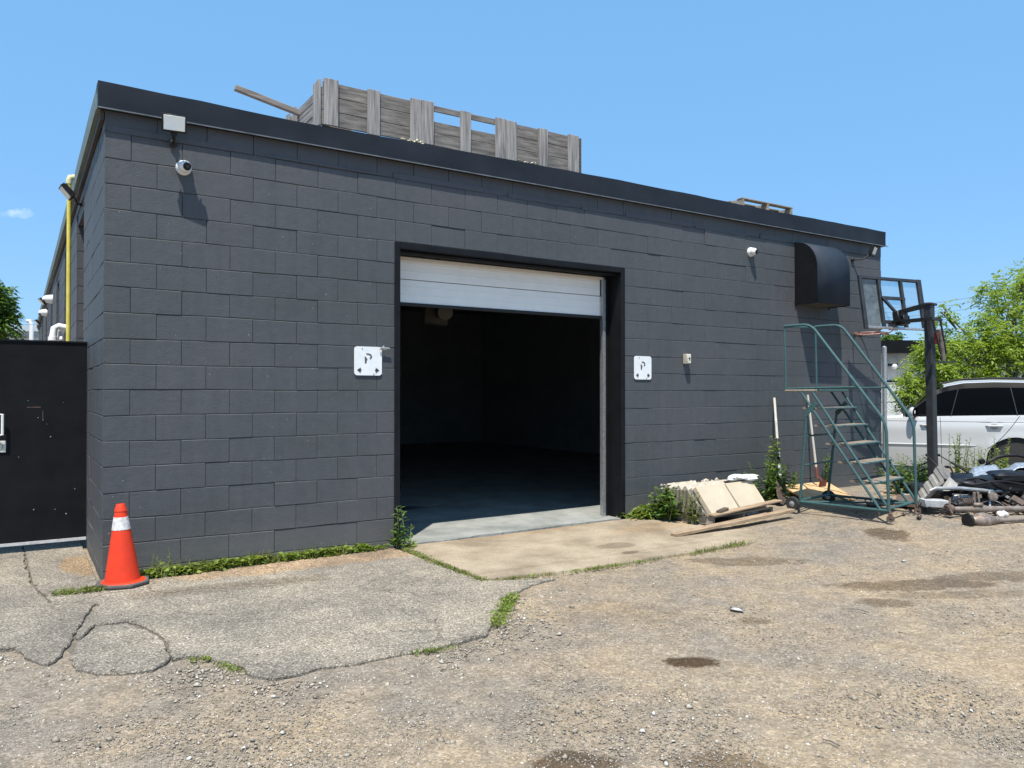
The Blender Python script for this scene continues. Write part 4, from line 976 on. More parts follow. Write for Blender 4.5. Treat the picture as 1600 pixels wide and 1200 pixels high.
q=[tuple(tb_+pU*g.uniform(.06,1.06)+pV*g.uniform(.40,.84)+Vector((0,0,g.uniform(.17,.265)))) for _ in range(n)]
o=octas(np.array(q),g.uniform(.02,.06,n),'rubble_heap',mat('pale_mortar_rubble',(.30,.26,.20),(.52,.47,.38),nscale=12,rough=.95),6,kind=None); tag(o,'heap of broken mortar and stone bits behind the slabs','rubble')
# weathered broken edge plate at left of stack
o=MB(); o.plate([tb_+pU*.0+pV*a_+Vector((0,0,z_)) for a_,z_ in ((.06,0),(.66,0),(.68,.24),(.32,.255))],-pU,.03); tag(o.build('rough_board',wood('mossy_board',(.07,.065,.04),(.30,.27,.21),(30,30,4),c3=(.4,.37,.30)),None,smooth=False,bev=.006),'mossy weathered board standing at left end of slab stack','board')
mb=MB(); c_=tb_+pU*.62+pV*-.03+Vector((0,0,.02)); mb.bar(tb_+pU*-.02+pV*.0+Vector((0,0,.012)),tb_+pU*1.18+pV*-.04+Vector((0,0,.075)),.10,.018); tag(mb.build('thin_board',M_PLANK,None,smooth=False,bev=.003),'thin split board lying along the pallet front under the slabs','board')
mb=MB(); mb.bar(tb_+pU*.10+pV*-.0+Vector((0,0,.035)),tb_+pU*.28+pV*.03+Vector((0,0,.055)),.06,.03); tag(mb.build('wood_offcut',M_DKWOOD,None,smooth=False,bev=.004),'short brown wood offcut lying before the left slab','offcut')
# crumpled clear plastic
def crumple(name,label,cat,c,rx,ry,rz,m,seed,n=16):
    g=np.random.default_rng(seed); vs_=[];fs=[]
    for i in range(n+1):
        for k in range(2*n):
            th=math.pi*i/n; ph=math.pi*k/n; rr=1+.28*math.sin(3*ph+seed)*math.sin(2*th)+g.uniform(-.13,.13)
            vs_.append((c[0]+rx*rr*math.sin(th)*math.cos(ph),c[1]+ry*rr*math.sin(th)*math.sin(ph),c[2]+rz*rr*math.cos(th)))
    for i in range(n):
        for k in range(2*n): k2=(k+1)%(2*n); fs.append((i*2*n+k,i*2*n+k2,(i+1)*2*n+k2,(i+1)*2*n+k))
    mb=MB(); mb.add(vs_,fs); return tag(mb.build(name,m,None,ang=20),label,cat)
p=ony(1160,745,-.56)
crumple('plastic_wrap','crumpled white plastic wrap lying on top of slab stack','plastic',(p.x,p.y,p.z-.01),.21,.12,.035,mat('white_plastic_film',(.62,.64,.66),(.82,.84,.85),rough=.25,nscale=20),2)
p=ony(1140,750,-.5); mb=MB(); mb.box((p.x,p.y,p.z-.02),(.22,.05,.02),rot=(0,0.05,.1)); tag(mb.build('black_strip',M_BLKPL,None,bev=.004),'short black plastic strip left of the crumpled wrap','strip')
p=onz(1185,797,gz(6.9,-.85)+.05); crumple('white_rag','white bag scrap stuffed inside the slab pallet','rag',(6.62,-.70,pO.z+.055),.16,.08,.035,mat('dirty_white_bag',(.5,.52,.54),(.7,.7,.72),rough=.5,nscale=20),5)
# long planks on ground in front
a=onz(1052,836,gz(4.9,-1.25)+.035); b_=onz(1238,797,gz(7.2,-.85)+.06)
mb=MB(); mb.bar(a,b_,.085,.032); tag(mb.build('long_plank',M_PLANK,None,smooth=False,bev=.003),'long brown plank lying on apron and gravel before the pallet','plank')
a2=onz(1060,835,gz(4.9,-1.25)+.055)+Vector((.03,.10,-.02)); b2_=b_+Vector((-.35,.05,-.02))
mb=MB(); mb.bar(a2,b2_,.07,.025); tag(mb.build('rough_plank',wood('rough_red_plank',(.20,.12,.08),(.40,.29,.2),(5,22,22)),None,smooth=False,bev=.003),'shorter reddish plank tucked behind the long plank','plank')

# ------------------------------------------------------------------ shovels, orange boards
a=Vector((7.936,-.03,1.44)); bpt=Vector((7.33,-.62,gz(7.3,-.6)))
o=empty('shovel','long shovel with pale wooden handle leaning on wall in weeds','shovel',bpt,'long handled tools leaning on the wall')
k=(bpt-a)
mb=MB(); mb.cyl(a,a+k*.42,.017,12); mb.build('handle',M_HANDLE,o)
mb=MB(); mb.cyl(a+k*.40,a+k*.80,.019,12); mb.build('black_sleeve',M_BLKPL,o)
mb=MB(); mb.cyl(a+k*.52,a+k*.57,.021,12); mb.build('tape_wrap',M_HANDLE,o); mb=MB(); mb.cyl(a+k*.64,a+k*.74,.0215,12); mb.build('tape_wrap',mat('worn_pale_tape',(.4,.4,.38),(.6,.6,.57),nscale=60),o)
kd=k.normalized(); sx=kd.cross(Vector((0,1,0))).normalized(); ny=sx.cross(kd)
mb=MB(); prof=[(-.09,.0),(-.10,.12),(-.085,.22),(-.03,.29),(.03,.29),(.085,.22),(.10,.12),(.09,.0)]; o0=a+k*.80
mb.plate([o0+sx*u+kd*v for u,v in prof],ny,.004); mb.cyl(o0-kd*.08,o0+kd*.10,.02,10); mb.build('blade',M_RUST,o,smooth=False)
a=ony(1262,617,-.03); bpt=ony(1277,746,-.22)
o=empty('garden_hoe','grey wooden handled tool with rusty red head behind the ladder legs','hoe',bpt,'long handled tools leaning on the wall')
mb=MB(); mb.cyl(a,bpt,.016,12); mb.build('handle',M_HANDLE,o); kd=(bpt-a).normalized()
mb=MB(); mb.tube([bpt-kd*.14,bpt,bpt+Vector((0,-.05,-.01)),bpt+Vector((0,-.08,-.05))],[.02,.02,.014,.010],8); mb.build('socket',mat('red_rust_head',(.12,.03,.022),(.2,.06,.04),nscale=30),o)
mb=MB(); mb.box(bpt+Vector((0,-.085,-.075)),(.15,.006,.10),rot=(.2,0,0)); mb.build('blade',mat('red_rust_blade',(.11,.03,.022),(.18,.06,.04),nscale=30),o)
A_=ony(1222,758,-.06); B_=ony(1292,752,-.06); C_=onz(1338,779,gz(8.8,-.6)+.02); D_=onz(1228,790,gz(7.4,-.7)+.02)
D_=onz(1262,783,gz(8,-.7)+.02)
for i in range(4):
    f0=i/4+.004; f1=(i+1)/4-.004; lab=['leftmost orange board of the row slanting off the wall foot','second orange board from the left at the wall foot','third orange board from the left at the wall foot','rightmost orange board reaching out beneath the ladder'][i]
    pts=[A_.lerp(B_,f0),A_.lerp(B_,f1),D_.lerp(C_,f1),D_.lerp(C_,f0)]
    nrm=(pts[1]-pts[0]).cross(pts[3]-pts[0]); 
    if nrm.z<0: nrm=-nrm
    mb=MB(); mb.plate(pts,-nrm,.02); tag(mb.build('orange_board',M_PLY,None,smooth=False,bev=.002),lab,'board','orange boards leaning at the wall foot')

# ------------------------------------------------------------------ rolling ladder
B0=Vector((7.235,-2.039,0)); lu=Vector((-.13,.9915,0)); lw_=Vector((.9915,.13,0)); LW=.82; gb=gz(7.6,-1.5)-.005
def LT(t_,o_,z_): return B0+lu*t_+lw_*o_+Vector((0,0,z_))
o=empty('rolling_ladder','teal rolling warehouse ladder with rusty mesh steps and handrails','rolling ladder',LT(.5,.4,gb))
def T(nm,pts,r_=.0135,m=M_TEAL,n=9): mb=MB(); mb.tube(pts,r_,n); return mb.build(nm,m,o)
def bend(p0,p1,p2,rad=.10,k=6):
    a=p1+(p0-p1).normalized()*rad; c_=p1+(p2-p1).normalized()*rad
    return [a.lerp(p1,t_/k).lerp(p1.lerp(c_,t_/k),t_/k) for t_ in range(k+1)]
for off,tl_ in ((0,0),(LW,.055)):
    top=2.30 if off==0 else 2.345
    P0=LT(1.19+tl_,off,top); P1=LT(.86+tl_,off,top); P2=LT(.01+tl_,off,1.19); P3=LT(-.012+tl_,off,.26)
    T('handrail',[P0]+bend(P0,P1,P2)+bend(P1,P2,P3,.12)+[P3],.0165)
    T('rail_post',[P0,LT(1.175+tl_,off,1.545)],.012)
    T('knee_rail',[LT(1.175+tl_,off,1.56),LT(.30+tl_,off,1.575)],.0115)
    T('front_stringer',[LT(.853+tl_,off,1.535),LT(-.015+tl_,off,.275)],.0145)
    T('rear_stringer',[LT(.989+tl_,off,1.53),LT(.08+tl_,off,.26)],.0145)
    T('rear_leg',[LT(.912+tl_,off,1.30),LT(1.0+tl_*1.6,off,.24)],.016)
    mb=MB(); mb.bar(LT(.93+tl_,off-.012 if off==0 else off+.012,1.25),LT(.80+tl_,off-.012 if off==0 else off+.012,1.395),.055,.006,up=tuple(lw_)); mb.build('leg_bracket',M_TEAL,o,smooth=False)
    T('base_tube',[LT(1.02+tl_,off,.245),LT(-.02+tl_,off,.255)],.016)
    # rear wheel
    wc=LT(1.075+tl_*.4,off-.03 if off==0 else off+.03,gb+.082)
    mb=MB(); mb.lathe([(.045,-.022),(.075,-.024),(.083,-.012),(.083,.012),(.075,.024),(.045,.022)],wc,lw_,24); wh=mb.build('wheel',M_RUBBER,o)
    mb=MB(); mb.lathe([(.010,-.03),(.02,-.026),(.046,-.018),(.05,0),(.046,.018),(.02,.026),(.010,.03)],wc,lw_,18); mb.build('hub',M_ALU,wh)
    T('axle_plate',[LT(1.0+tl_,off,.25),wc],.012)
    # front caster
    cc=LT(-.03+tl_,off,gb+.04)
    mb=MB(); mb.lathe([(.02,-.014),(.036,-.015),(.04,-.006),(.04,.006),(.036,.015),(.02,.014)],cc,(lw_*.8+lu*.6),18); cw=mb.build('caster_wheel',M_RUST,o)
    mb=MB(); mb.cyl(cc+Vector((0,0,.035)),LT(-.015+tl_,off,.27),.014,10)
    dd=(lw_*.8+lu*.6).normalized()
    for s_ in (-1,1): mb.bar(cc+dd*.02*s_,cc+dd*.02*s_+Vector((0,0,.05)),.03,.003,up=tuple(dd))
    mb.box(cc+Vector((0,0,.052)),(.045,.045,.005)); mb.build('caster_fork',M_RUST,cw)
T('foot_stub',[LT(.09,0,.26),LT(.09,0,gb+.06)],.010,M_RUST)
for tt,zz in ((1.015,.255),(.02,.265)): T('cross_tube',[LT(tt,0,zz),LT(tt+.05,LW,zz)],.0145)
T('diagonal_brace',[LT(1.0,0,.25),LT(.1,LW,.25)],.010); T('diagonal_brace',[LT(.25,0,.25),LT(1.0,LW,.25)],.010)
for zz in (1.01,.67): T('leg_cross_bar',[LT(.912+(1.30-zz)*.083,0,zz),LT(.912+.055+(1.3-zz)*.083,LW,zz)],.011)
T('rear_top_rail',[LT(1.19,0,2.29),LT(1.245,LW,2.335)],.0115)
for i in range(5):
    z=.545+.2*i; tf=-.015+(z-.275)*(.868/1.26); trr=tf+.125
    mb=MB()
    pts=[LT(tf-.045,.012,z),LT(tf-.045+.055,LW-.012,z),LT(trr+.12+.055,LW-.012,z),LT(trr+.12,.012,z)]
    mb.plate(pts,(0,0,-1),.022); st=mb.build('step',M_RUSTT,o,smooth=False)
    T('step_lip',[LT(tf-.047,.0,z-.012),LT(tf+.008,LW,z-.012)],.011)
mb=MB(); mb.plate([LT(.80,.0,1.545),LT(.855,LW,1.545),LT(1.235,LW,1.545),LT(1.18,0,1.545)],(0,0,-1),.022); mb.build('platform',M_RUSTT,o,smooth=False)
T('platform_edge',[LT(1.18,0,1.538),LT(.78,0,1.538)],.014,M_PALLET); T('platform_edge',[LT(.78,0,1.538),LT(.835,LW,1.538)],.013)

# ------------------------------------------------------------------ basketball hoop
TLc=Vector((9.266,-.383,3.147)); vb=Vector((1,-.177,0)).normalized(); dn=Vector((-.055,-.135,-.75)); BW=1.2
o=empty('basketball_hoop','portable black basketball hoop with clear backboard beside scrap pile','basketball hoop',(9.47,-1.28,gz(9.4,-1.3)))
Hh=dn.length; dnu=dn.normalized(); nb=vb.cross(dnu).normalized()
if nb.y<0: nb=-nb     # towards the wall
def BP(s_,q_,n_=0): return TLc+vb*s_+dn*q_+nb*n_
M_BH=mat('black_hoop_steel',(.018,.020,.022),(.034,.036,.04),rough=.5,nscale=9)
def bbar(nm,p,q,w_,th=.035,m=None):
    mb=MB(); mb.bar(p,q,w_,th,up=tuple(nb)); return mb.build(nm,m or M_BH,o,smooth=False,bev=.003)
bbar('frame_side',BP(.03,0),BP(.03,1),.055,.04); bbar('frame_side',BP(BW-.035,0),BP(BW-.035,1),.075,.04)
bbar('frame_top',BP(.06,.03),BP(BW-.08,.03),.04,.04); bbar('frame_bottom',BP(.06,.975),BP(BW-.08,.975),.03,.04,M_GAL)
bbar('frame_mullion',BP(.37,.06),BP(.37,.95),.042,.045); bbar('frame_mullion',BP(.80,.06),BP(.80,.95),.042,.045)
bbar('frame_cross_bar',BP(.393,.40),BP(.777,.40),.045,.03); bbar('frame_cross_bar',BP(.393,.86),BP(.777,.86),.045,.03)
mb=MB(); q=[BP(.05,.03,.024),BP(BW-.05,.03,.024),BP(BW-.05,.975,.024),BP(.05,.975,.024)]; mb.plate(q,nb,.006)
mg,t,b,vec=newmat('scuffed_clear_backboard',.12,.5)
nn=noise(t,vec,9,5,.6); 
tr=N(t,'ShaderNodeBsdfTransparent'); tr.inputs[0].default_value=(.82,.90,.93,1); mx=N(t,'ShaderNodeMixShader')
b.inputs['Base Color'].default_value=(.55,.60,.62,1)
t.links.new(ramp(t,[(.3,.05),(.7,.15)],nn.outputs[0]),mx.inputs[0]); t.links.new(tr.outputs[0],mx.inputs[1]); t.links.new(b.outputs[0],mx.inputs[2]); t.links.new(mx.outputs[0],t.nodes['Material Output'].inputs['Surface'])
mb.build('backboard_panel',mg,o,smooth=False)
hub=BP(.59,.80,-.10)
mb=MB(); mb.box(hub,(.20,.10,.16),ax=(vb,nb,-dnu)); mb.box(hub+dnu*.06-nb*.03,(.13,.14,.12),ax=(vb,nb,-dnu)); mb.build('spring_bracket',M_BLKPL,o,bev=.01)
for s_ in (.37,.80): 
    mb=MB(); mb.bar(BP(s_,.40,-.03),hub+vb*(-.04 if s_<.5 else .04)-dnu*.03,.035 if s_<.5 else .015,.03,up=tuple(nb)); mb.build('hub_brace',M_BH,o,smooth=False)
# rim
rc=BP(.56,.93,.15+.25); M_RIM=mat('faded_pink_orange_rim',(.42,.17,.13),(.58,.34,.28),rough=.5,nscale=30)
mb=MB(); pts=[rc+Vector((.225*math.cos(a),.225*math.sin(a),0)) for a in np.linspace(0,2*math.pi,33)]; mb.tube(pts,.010,8,cap=False); mb.build('rim',M_RIM,o)
mb=MB(); mb.tube([BP(.50,.93,.03),rc+Vector((-.19,-.12,-.02)),rc+Vector((-.225,0,-.012))],.007,6); mb.tube([BP(.68,.93,.03),rc+Vector((.19,-.12,-.02)),rc+Vector((.225,0,-.012))],.007,6); mb.box(BP(.59,.93,.045),(.16,.02,.10),ax=(vb,nb,-dnu)); mb.build('rim_bracket',M_RIM,o)
# pole and arms
ptop=Vector((9.46,-1.27,2.675)); pbot=Vector((9.50,-1.29,gz(9.5,-1.3)))
mb=MB(); mb.bar(pbot,ptop,.098,.098,up=(0,1,0)); mb.build('pole',M_BH,o,smooth=False,bev=.01,bseg=2)
mb=MB(); mb.bar(ptop+Vector((-.07,0,.0)),ptop+Vector((.09,0,-.012)),.13,.03); mb.build('pole_cap',M_BH,o,bev=.008)
ax_=vb
for zz,q_,ext in ((-.01,-.07,0),(-.20,.07,.17)):
    for s_ in (-1,1):
        a=ptop+Vector((0,0,zz))+ax_*.062*s_; e=hub+dnu*q_+ax_*.05*s_-nb*.03; d_=(a-e).normalized()
        mb=MB(); mb.bar(e,a+d_*ext,.018,.042); mb.build('arm',M_BH,o,smooth=False,bev=.003)
yE=ptop+Vector((0,0,-.20))+(ptop+Vector((0,0,-.2))-hub).normalized()*.16
mb=MB(); mb.cyl(yE-ax_*.09,yE+ax_*.09,.016,10); mb.build('pivot_pin',M_BH,o)
for s_ in (-1,1): mb=MB(); mb.cyl(yE+ax_*.07*s_,Vector((9.56,-1.40,2.02))+ax_*.05*s_,.013,10); mb.build('adjuster_rod',M_BH,o)
mb=MB(); mb.cyl(yE*.3+Vector((9.56,-1.40,2.02))*.7,yE*.72+Vector((9.56,-1.40,2.02))*.28,.024,12) ; mb.cyl(Vector((9.56,-1.40,1.93)),yE*.35+Vector((9.56,-1.40,2.02))*.65,.028,12); mb.build('adjuster_sleeve',M_RUSTL,o)
mb=MB(); mb.cyl(yE*.62+Vector((9.50,-1.34,2.02))*.38,yE*.3+Vector((9.50,-1.34,2.02))*.7,.03,12); mb.build('red_spring_cover',mat('faded_red_plastic',(.25,.03,.02),(.34,.06,.04),nscale=20),o)
mb=MB(); mb.bar(Vector((9.35,-1.33,1.905)),Vector((9.72,-1.46,1.915)),.05,.02); mb.build('adjuster_bracket',M_BH,o,smooth=False)
mb=MB(); mb.box((9.55,-1.25,gz(9.5,-1.3)+.08),(.75,.5,.16),rot=(0,0,-.4)); mb.build('ballast_base',M_BLKPL,o,bev=.05,bseg=3)

#PART3
# ------------------------------------------------------------------ parked car
e1=Vector((math.cos(YAW),-math.sin(YAW),0)); eF=Vector((math.sin(YAW),math.cos(YAW),0)); UP=Vector((0,0,1))
CT=R(25); ec=(e1*math.cos(CT)-eF*math.sin(CT)).normalized(); fc=(eF*math.cos(CT)+e1*math.sin(CT)).normalized()
cb_=at(1587,600,12.9); cb_.z=-.05; cb_=cb_-ec*3.77+fc*.985
car=empty('parked_car','white luxury suv with black windows parked behind the scrap pile','car',cb_+ec*2.4)
M_CAR=mat('white_car_paint',(.50,.51,.51),rough=.3,spec=.5); M_CAR.node_tree.nodes['Principled BSDF'].inputs['Coat Weight'].default_value=.6
M_CARSH=mat('satin_white_trim',(.60,.61,.62),rough=.4)
M_GLASS=mat('dark_car_glass',(.002,.0025,.003),rough=.1,spec=.04)
LEN=4.85; SC=(.86,3.77)
def interp(x,pts):
    if x<=pts[0][0]: return pts[0][1]
    for (a,b_),(c_,d_) in zip(pts,pts[1:]):
        if x<=c_: f=(x-a)/(c_-a); return b_+(d_-b_)*f
    return pts[-1][1]
TOP=[(0,.62),(.05,.80),(.18,.93),(.5,1.03),(1.0,1.09),(1.6,1.14),(2.02,1.165),(2.16,1.24),(2.42,1.50),(2.62,1.665),(2.8,1.735),(3.05,1.785),(3.5,1.80),(4.1,1.785),(4.45,1.745),(4.62,1.60),(4.78,1.18),(4.84,1.0),(4.85,.62)]
def top(s): return interp(s,TOP)
def belt(s): return interp(s,[(0,.60),(.18,.88),(.6,1.0),(1.9,1.125),(4.6,1.19),(4.78,1.1),(4.85,.6)])
def botm(s):
    b_=.27
    for c_ in SC:
        d_=abs(s-c_)
        if d_<.445: b_=max(b_,.37+math.sqrt(max(0,.445**2-d_**2)))
    return b_
WP=[(.2,.90),(.40,.945),(.60,.975),(.66,.985),(.72,.978),(.95,.985),(1.04,.975),(1.06,.958),(1.13,.945),(1.20,.93)]
def taper(s):
    f=1
    if s<.8: f-=.16*((.8-s)/.8)**2.2
    if s>4.2: f-=.10*((s-4.2)/.65)**2
    return f
def sec(s):
    bt=min(belt(s),top(s)-.02); b0=botm(s); tp=top(s); out_=[]
    for k in range(13):
        f=k/12; h=b0+(bt-b0)*f; w_=interp(h,WP)
        for c_ in SC:       # flared arches
            d_=math.hypot(s-c_,h-.37)
            if d_<.56: w_+=.016*(1-max(0,(d_-.46))/.10)
        out_.append((w_*taper(s),h))
    wb=out_[-1][0]; gh=tp-bt; wr=wb-.02-.26*min(1,gh/.55)
    for k in range(1,9):
        f=k/8; h=bt+(gh-.035*min(1,gh/.3))*f*.97; out_.append((wb-.012+(wr-wb+.012)*(f**1.15),h))
    out_.append((wr-.05,tp-.03*min(1,gh/.3))); out_.append((wr-.16,tp-.010)); out_.append((wr*.45,tp-.002)); out_.append((0,tp)); return out_
def CP(s,w_,h): return cb_+ec*s-fc*w_+UP*h
mb=MB(); SS=sorted(set([0,.02,.05,.1,.18]+[round(x,3) for x in np.arange(.2,4.85,.04)]+[4.80,4.84,4.85])); rows=None; vs_=[]
for s in SS:
    c_=sec(s); full=c_+[(-a,b_) for a,b_ in c_[:-1][::-1]]; rows=len(full); vs_+=[CP(s,a,b_) for a,b_ in full]
fs=[(i*rows+k,i*rows+k+1,(i+1)*rows+k+1,(i+1)*rows+k) for i in range(len(SS)-1) for k in range(rows-1)]
fs.append(tuple(range(rows))); fs.append(tuple((len(SS)-1)*rows+k for k in range(rows))[::-1])
mb.add(vs_,fs)
for i in range(len(SS)-1):
    for k in range(rows-1):
        kk=k if k<rows//2 else rows-2-k; sm=(SS[i]+SS[i+1])/2
        if 13<=kk<=19 and 2.06<sm<4.62: mb.m[i*(rows-1)+k]=1
        if kk>19 and 2.06<sm<2.70: mb.m[i*(rows-1)+k]=1
body=mb.build('car_body',[M_CAR,mat('black_pillar_paint',(.004,.004,.005),rough=.3,spec=.06)],car,ang=28)
def surf(s,f,off=.004,side=1):
    """point on greenhouse side: f 0 at belt, 1 at roof edge"""
    c_=sec(s)[12:21]; x=f*8; i=min(7,int(x)); a=c_[i]; b_=c_[i+1]; g_=x-i
    return CP(s,side*(a[0]+(b_[0]-a[0])*g_+off),a[1]+(b_[1]-a[1])*g_+off*.3)
def bodyp(s,h,off=.003):
    c_=sec(s)[:13]
    for a,b_ in zip(c_,c_[1:]):
        if h<=b_[1]: g_=(h-a[1])/(b_[1]-a[1]+1e-9); return CP(s,a[0]+(b_[0]-a[0])*g_+off,h)
    return CP(s,c_[-1][0]+off,h)
for side in (1,-1):
    def pane(nm,s0,s1,f1,m,off=.004,slant=0):
        vs_=[];n=16; mcount=8
        for i in range(n+1):
            s=s0+(s1-s0)*i/n
            for k in range(mcount+1):
                f=.03+(f1-.03)*k/mcount; sl_=s+slant*f
                vs_.append(surf(sl_,f,off,side))
        mbb=MB(); mbb.add(vs_,[(i*(mcount+1)+k,i*(mcount+1)+k+1,(i+1)*(mcount+1)+k+1,(i+1)*(mcount+1)+k) for i in range(n) for k in range(mcount)]); return mbb.build(nm,m,car,ang=60)
    pane('side_glass_band',2.12,4.60,.84,M_GLASS,.004,0)
    # front quarter follows windscreen slope
for s0,slant in ((2.82,.16),(3.80,-.08)):
    mb=MB(); pts=[surf(s0+slant*f,f,.009) for f in np.linspace(.03,.84,8)]; mb.tube(pts,.008,6); mb.build('window_pillar',mat('dark_grey_pillar_trim',(.02,.021,.023),rough=.4),car)
# windscreen
vs_=[]; 
for i in range(12):
    s=2.10+.64*i/11; c_=sec(s); wdt=c_[19][0]-.03; tp=top(s)
    for k in range(9): f=-1+2*k/8; vs_.append(CP(s-.0,wdt*f,tp+.006-.03*abs(f)**3))
mb=MB(); mb.add(vs_,[(i*9+k,i*9+k+1,(i+1)*9+k+1,(i+1)*9+k) for i in range(11) for k in range(8)]); mb.build('windscreen',M_GLASS,car,ang=60)
M_GAP=mat('dark_panel_gap',(.02,.02,.02),rough=.8)
def gap(pts,r_=.0045): mb=MB(); mb.tube(pts,r_,5); mb.build('panel_gap',M_GAP,car)
gap([bodyp(2.68-.02*f,.34+.80*f,.0) for f in np.linspace(0,1,12)])
gap([bodyp(1.66+.06*math.sin(3*f),.34+.78*f,.0) for f in np.linspace(0,1,12)])
gap([bodyp(3.36+.47*f**.75,.62+.55*f,.0) for f in np.linspace(0,1,12)])
gap([bodyp(s,1.065,.0) for s in np.linspace(1.5,4.4,20)],.0035)
for s in (2.47,3.46):
    mb=MB(); mb.tube([bodyp(s-.12,1.0,-.004),bodyp(s-.09,1.0,.028),bodyp(s+.09,1.0,.028),bodyp(s+.12,1.0,-.004)],[.014,.017,.017,.014],10); mb.build('door_handle',M_CAR,car)
    mb=MB(); p_=bodyp(s,.985,.002); mb.lathe([(.058,0),(.05,.004),(.03,.0045)],p_,-fc,20); mb.build('handle_recess_shade',mat('shadow_grey_recess',(.30,.31,.31),rough=.5),car)  # flat disc on the door skin, recess shade put into its grey
mb=MB(); mp_=CP(2.22,1.07,1.22); prof=[(max(.005,.095*math.cos(a)),.06*math.sin(a)) for a in np.linspace(-1.5,1.3,10)]
mb.lathe(prof,mp_,ec*-.9+UP*.1,18); mi_=mb.build('wing_mirror',M_CAR,car)
mb=MB(); mb.lathe([(.085,0),(.086,.012),(.07,.016)],mp_-fc*.02+ec*.045,(ec*.9-fc*.5),18); mb.build('mirror_glass',M_GLASS,mi_); mb=MB(); mb.cyl(mp_-UP*.06,CP(2.27,.93,1.15),.025,8); mb.build('mirror_arm',M_BLKPL,mi_)
mb=MB(); mb.plate([bodyp(1.40,.98,.004),bodyp(1.64,.975,.004),bodyp(1.62,.93,.004),bodyp(1.56,.925,.004),bodyp(1.54,.87,.004),bodyp(1.46,.86,.004)],-fc,.004); mb.build('side_vent',M_BLKPL,car,smooth=False)
mb=MB(); mb.tube([bodyp(s,.66,.004) for s in np.linspace(1.5,3.2,14)],[.004]+[.014]*12+[.004],8); mb.build('side_crease_trim',M_CAR,car)
for sgn in (1,-1):
    mb=MB(); mb.tube([CP(s,sgn*(sec(s)[20][0]-.03),top(s)+.018) for s in np.linspace(2.75,4.35,12)],.014,8); mb.build('roof_rail',M_BLKPL,car)
for c_ in SC:
    for sgn in (1,-1):
        wc=CP(c_,sgn*.86,.37); a_=-fc*sgn
        mb=MB(); mb.lathe([(.25,-.11),(.34,-.12),(.37,-.09),(.372,.07),(.35,.10),(.27,.105)],wc,a_,40); wh=mb.build('wheel',M_RUBBER,car)
        mb=MB(); mb.lathe([(.27,.0),(.272,.09),(.255,.095),(.24,.03)],wc,a_,40)
        for k in range(10):
            t_=2*math.pi*k/10; d_=(ec*math.cos(t_)+UP*math.sin(t_)); mb.bar(wc+a_*.07+d_*.03,wc+a_*.085+d_*.255,.04,.02,up=tuple(a_))
        mb.build('rim',M_ALU,wh)
        mb=MB(); mb.lathe([(.43,-.35),(.43,.02),(.43,.03)],CP(c_,sgn*.93,.37),a_,32); mb.build('wheel_well',M_BLKPL,car)
mb=MB(); mb.box(CP(2.4,0,.30),(4.2,1.6,.10),ax=(ec,fc,UP)); mb.build('underbody',M_BLKPL,car)
mb=MB(); mb.box(CP(.10,.62,.80),(.16,.42,.12),ax=(ec,fc,UP)); mb.build('headlight',M_GLASS,car,bev=.02); mb=MB(); mb.box(CP(4.80,.72,.95),(.10,.30,.14),ax=(ec,fc,UP)); mb.build('tail_light',mat('red_lens',(.3,.01,.01),rough=.2),car,bev=.02)

# ------------------------------------------------------------------ fence and neighbour
o=empty('chain_link_fence','chain link fence with grey posts running behind the white car','fence',at(1400,640,16))
def FP(px,z,d=16.2): p=at(px,600,d); return Vector((p.x,p.y,z))
gzz=lambda p:gz(p.x,p.y)
for px in (1382,1520,1680): mb=MB(); p=FP(px,0); mb.cyl(p,p+UP*1.78,.03,10); mb.build('post',M_GAL,o)
mb=MB(); mb.cyl(FP(1340,1.71),FP(1720,1.71),.02,8); mb.build('top_rail',M_GAL,o); mb=MB(); mb.cyl(FP(1340,1.32),FP(1720,1.32),.014,8); mb.build('mid_rail',M_GAL,o)
mb=MB(); a=FP(1340,.05); b_=FP(1720,.05); L=(b_-a).length; dx=(b_-a)/L; u=-1.65
while u<L:
    for sg in (1,-1):
        p0=(max(0,u),max(0,-u)); p1=(min(L,u+1.65),min(1.65,L-u))
        if p1[0]>p0[0]:
            za,zb2=(p0[1],p1[1]) if sg>0 else (1.65-p0[1],1.65-p1[1])
            mb.tube([a+dx*p0[0]+UP*za,a+dx*p1[0]+UP*zb2],.0028,3,cap=False)
    u+=.085
mb.build('wire_mesh',M_GAL,o,smooth=False)
p=at(1382,600,12.6); o=empty('fence_post','tall grey steel fence post right beside the building corner','fence post',(p.x,p.y,gz(p.x,p.y)))
mb=MB(); mb.cyl((p.x,p.y,-.1),(p.x,p.y,2.24),.036,14); mb.build('post_tube',M_GAL,o); mb=MB(); mb.lathe([(.038,0),(.036,.02),(.01,.04)],(p.x,p.y,2.24),(0,0,1),14); mb.build('post_cap',M_GAL,o)
nbo=at(1520,600,20); nb_=empty('white_shed_building','white panel sided building with black roof band beyond the fence','building',(nbo.x,nbo.y,0))
M_SID=mat('pale_siding',(.56,.54,.53),(.66,.64,.63),rough=.6,nscale=3)
def NP(px,z,d=20): p=at(px,600,d); return Vector((p.x,p.y,z))
a=NP(1290,0); b_=NP(1800,0); L=(b_-a).length; mb=MB(); mb.box((a+b_)/2+eF*3+UP*1.2,(L,6,2.7),ax=(e1,eF,UP))
k=0
while k<L: mb.box(a+e1*k-eF*.012+UP*1.95,(.035,.03,1.2),ax=(e1,eF,UP)); k+=.27
mb.build('siding_wall',M_SID,nb_,smooth=False)
mb=MB(); mb.box((a+b_)/2+eF*2.9+UP*2.70,(L+.3,6.4,.32),ax=(e1,eF,UP)); mb.build('roof_band',M_BLACKP,nb_,smooth=False)
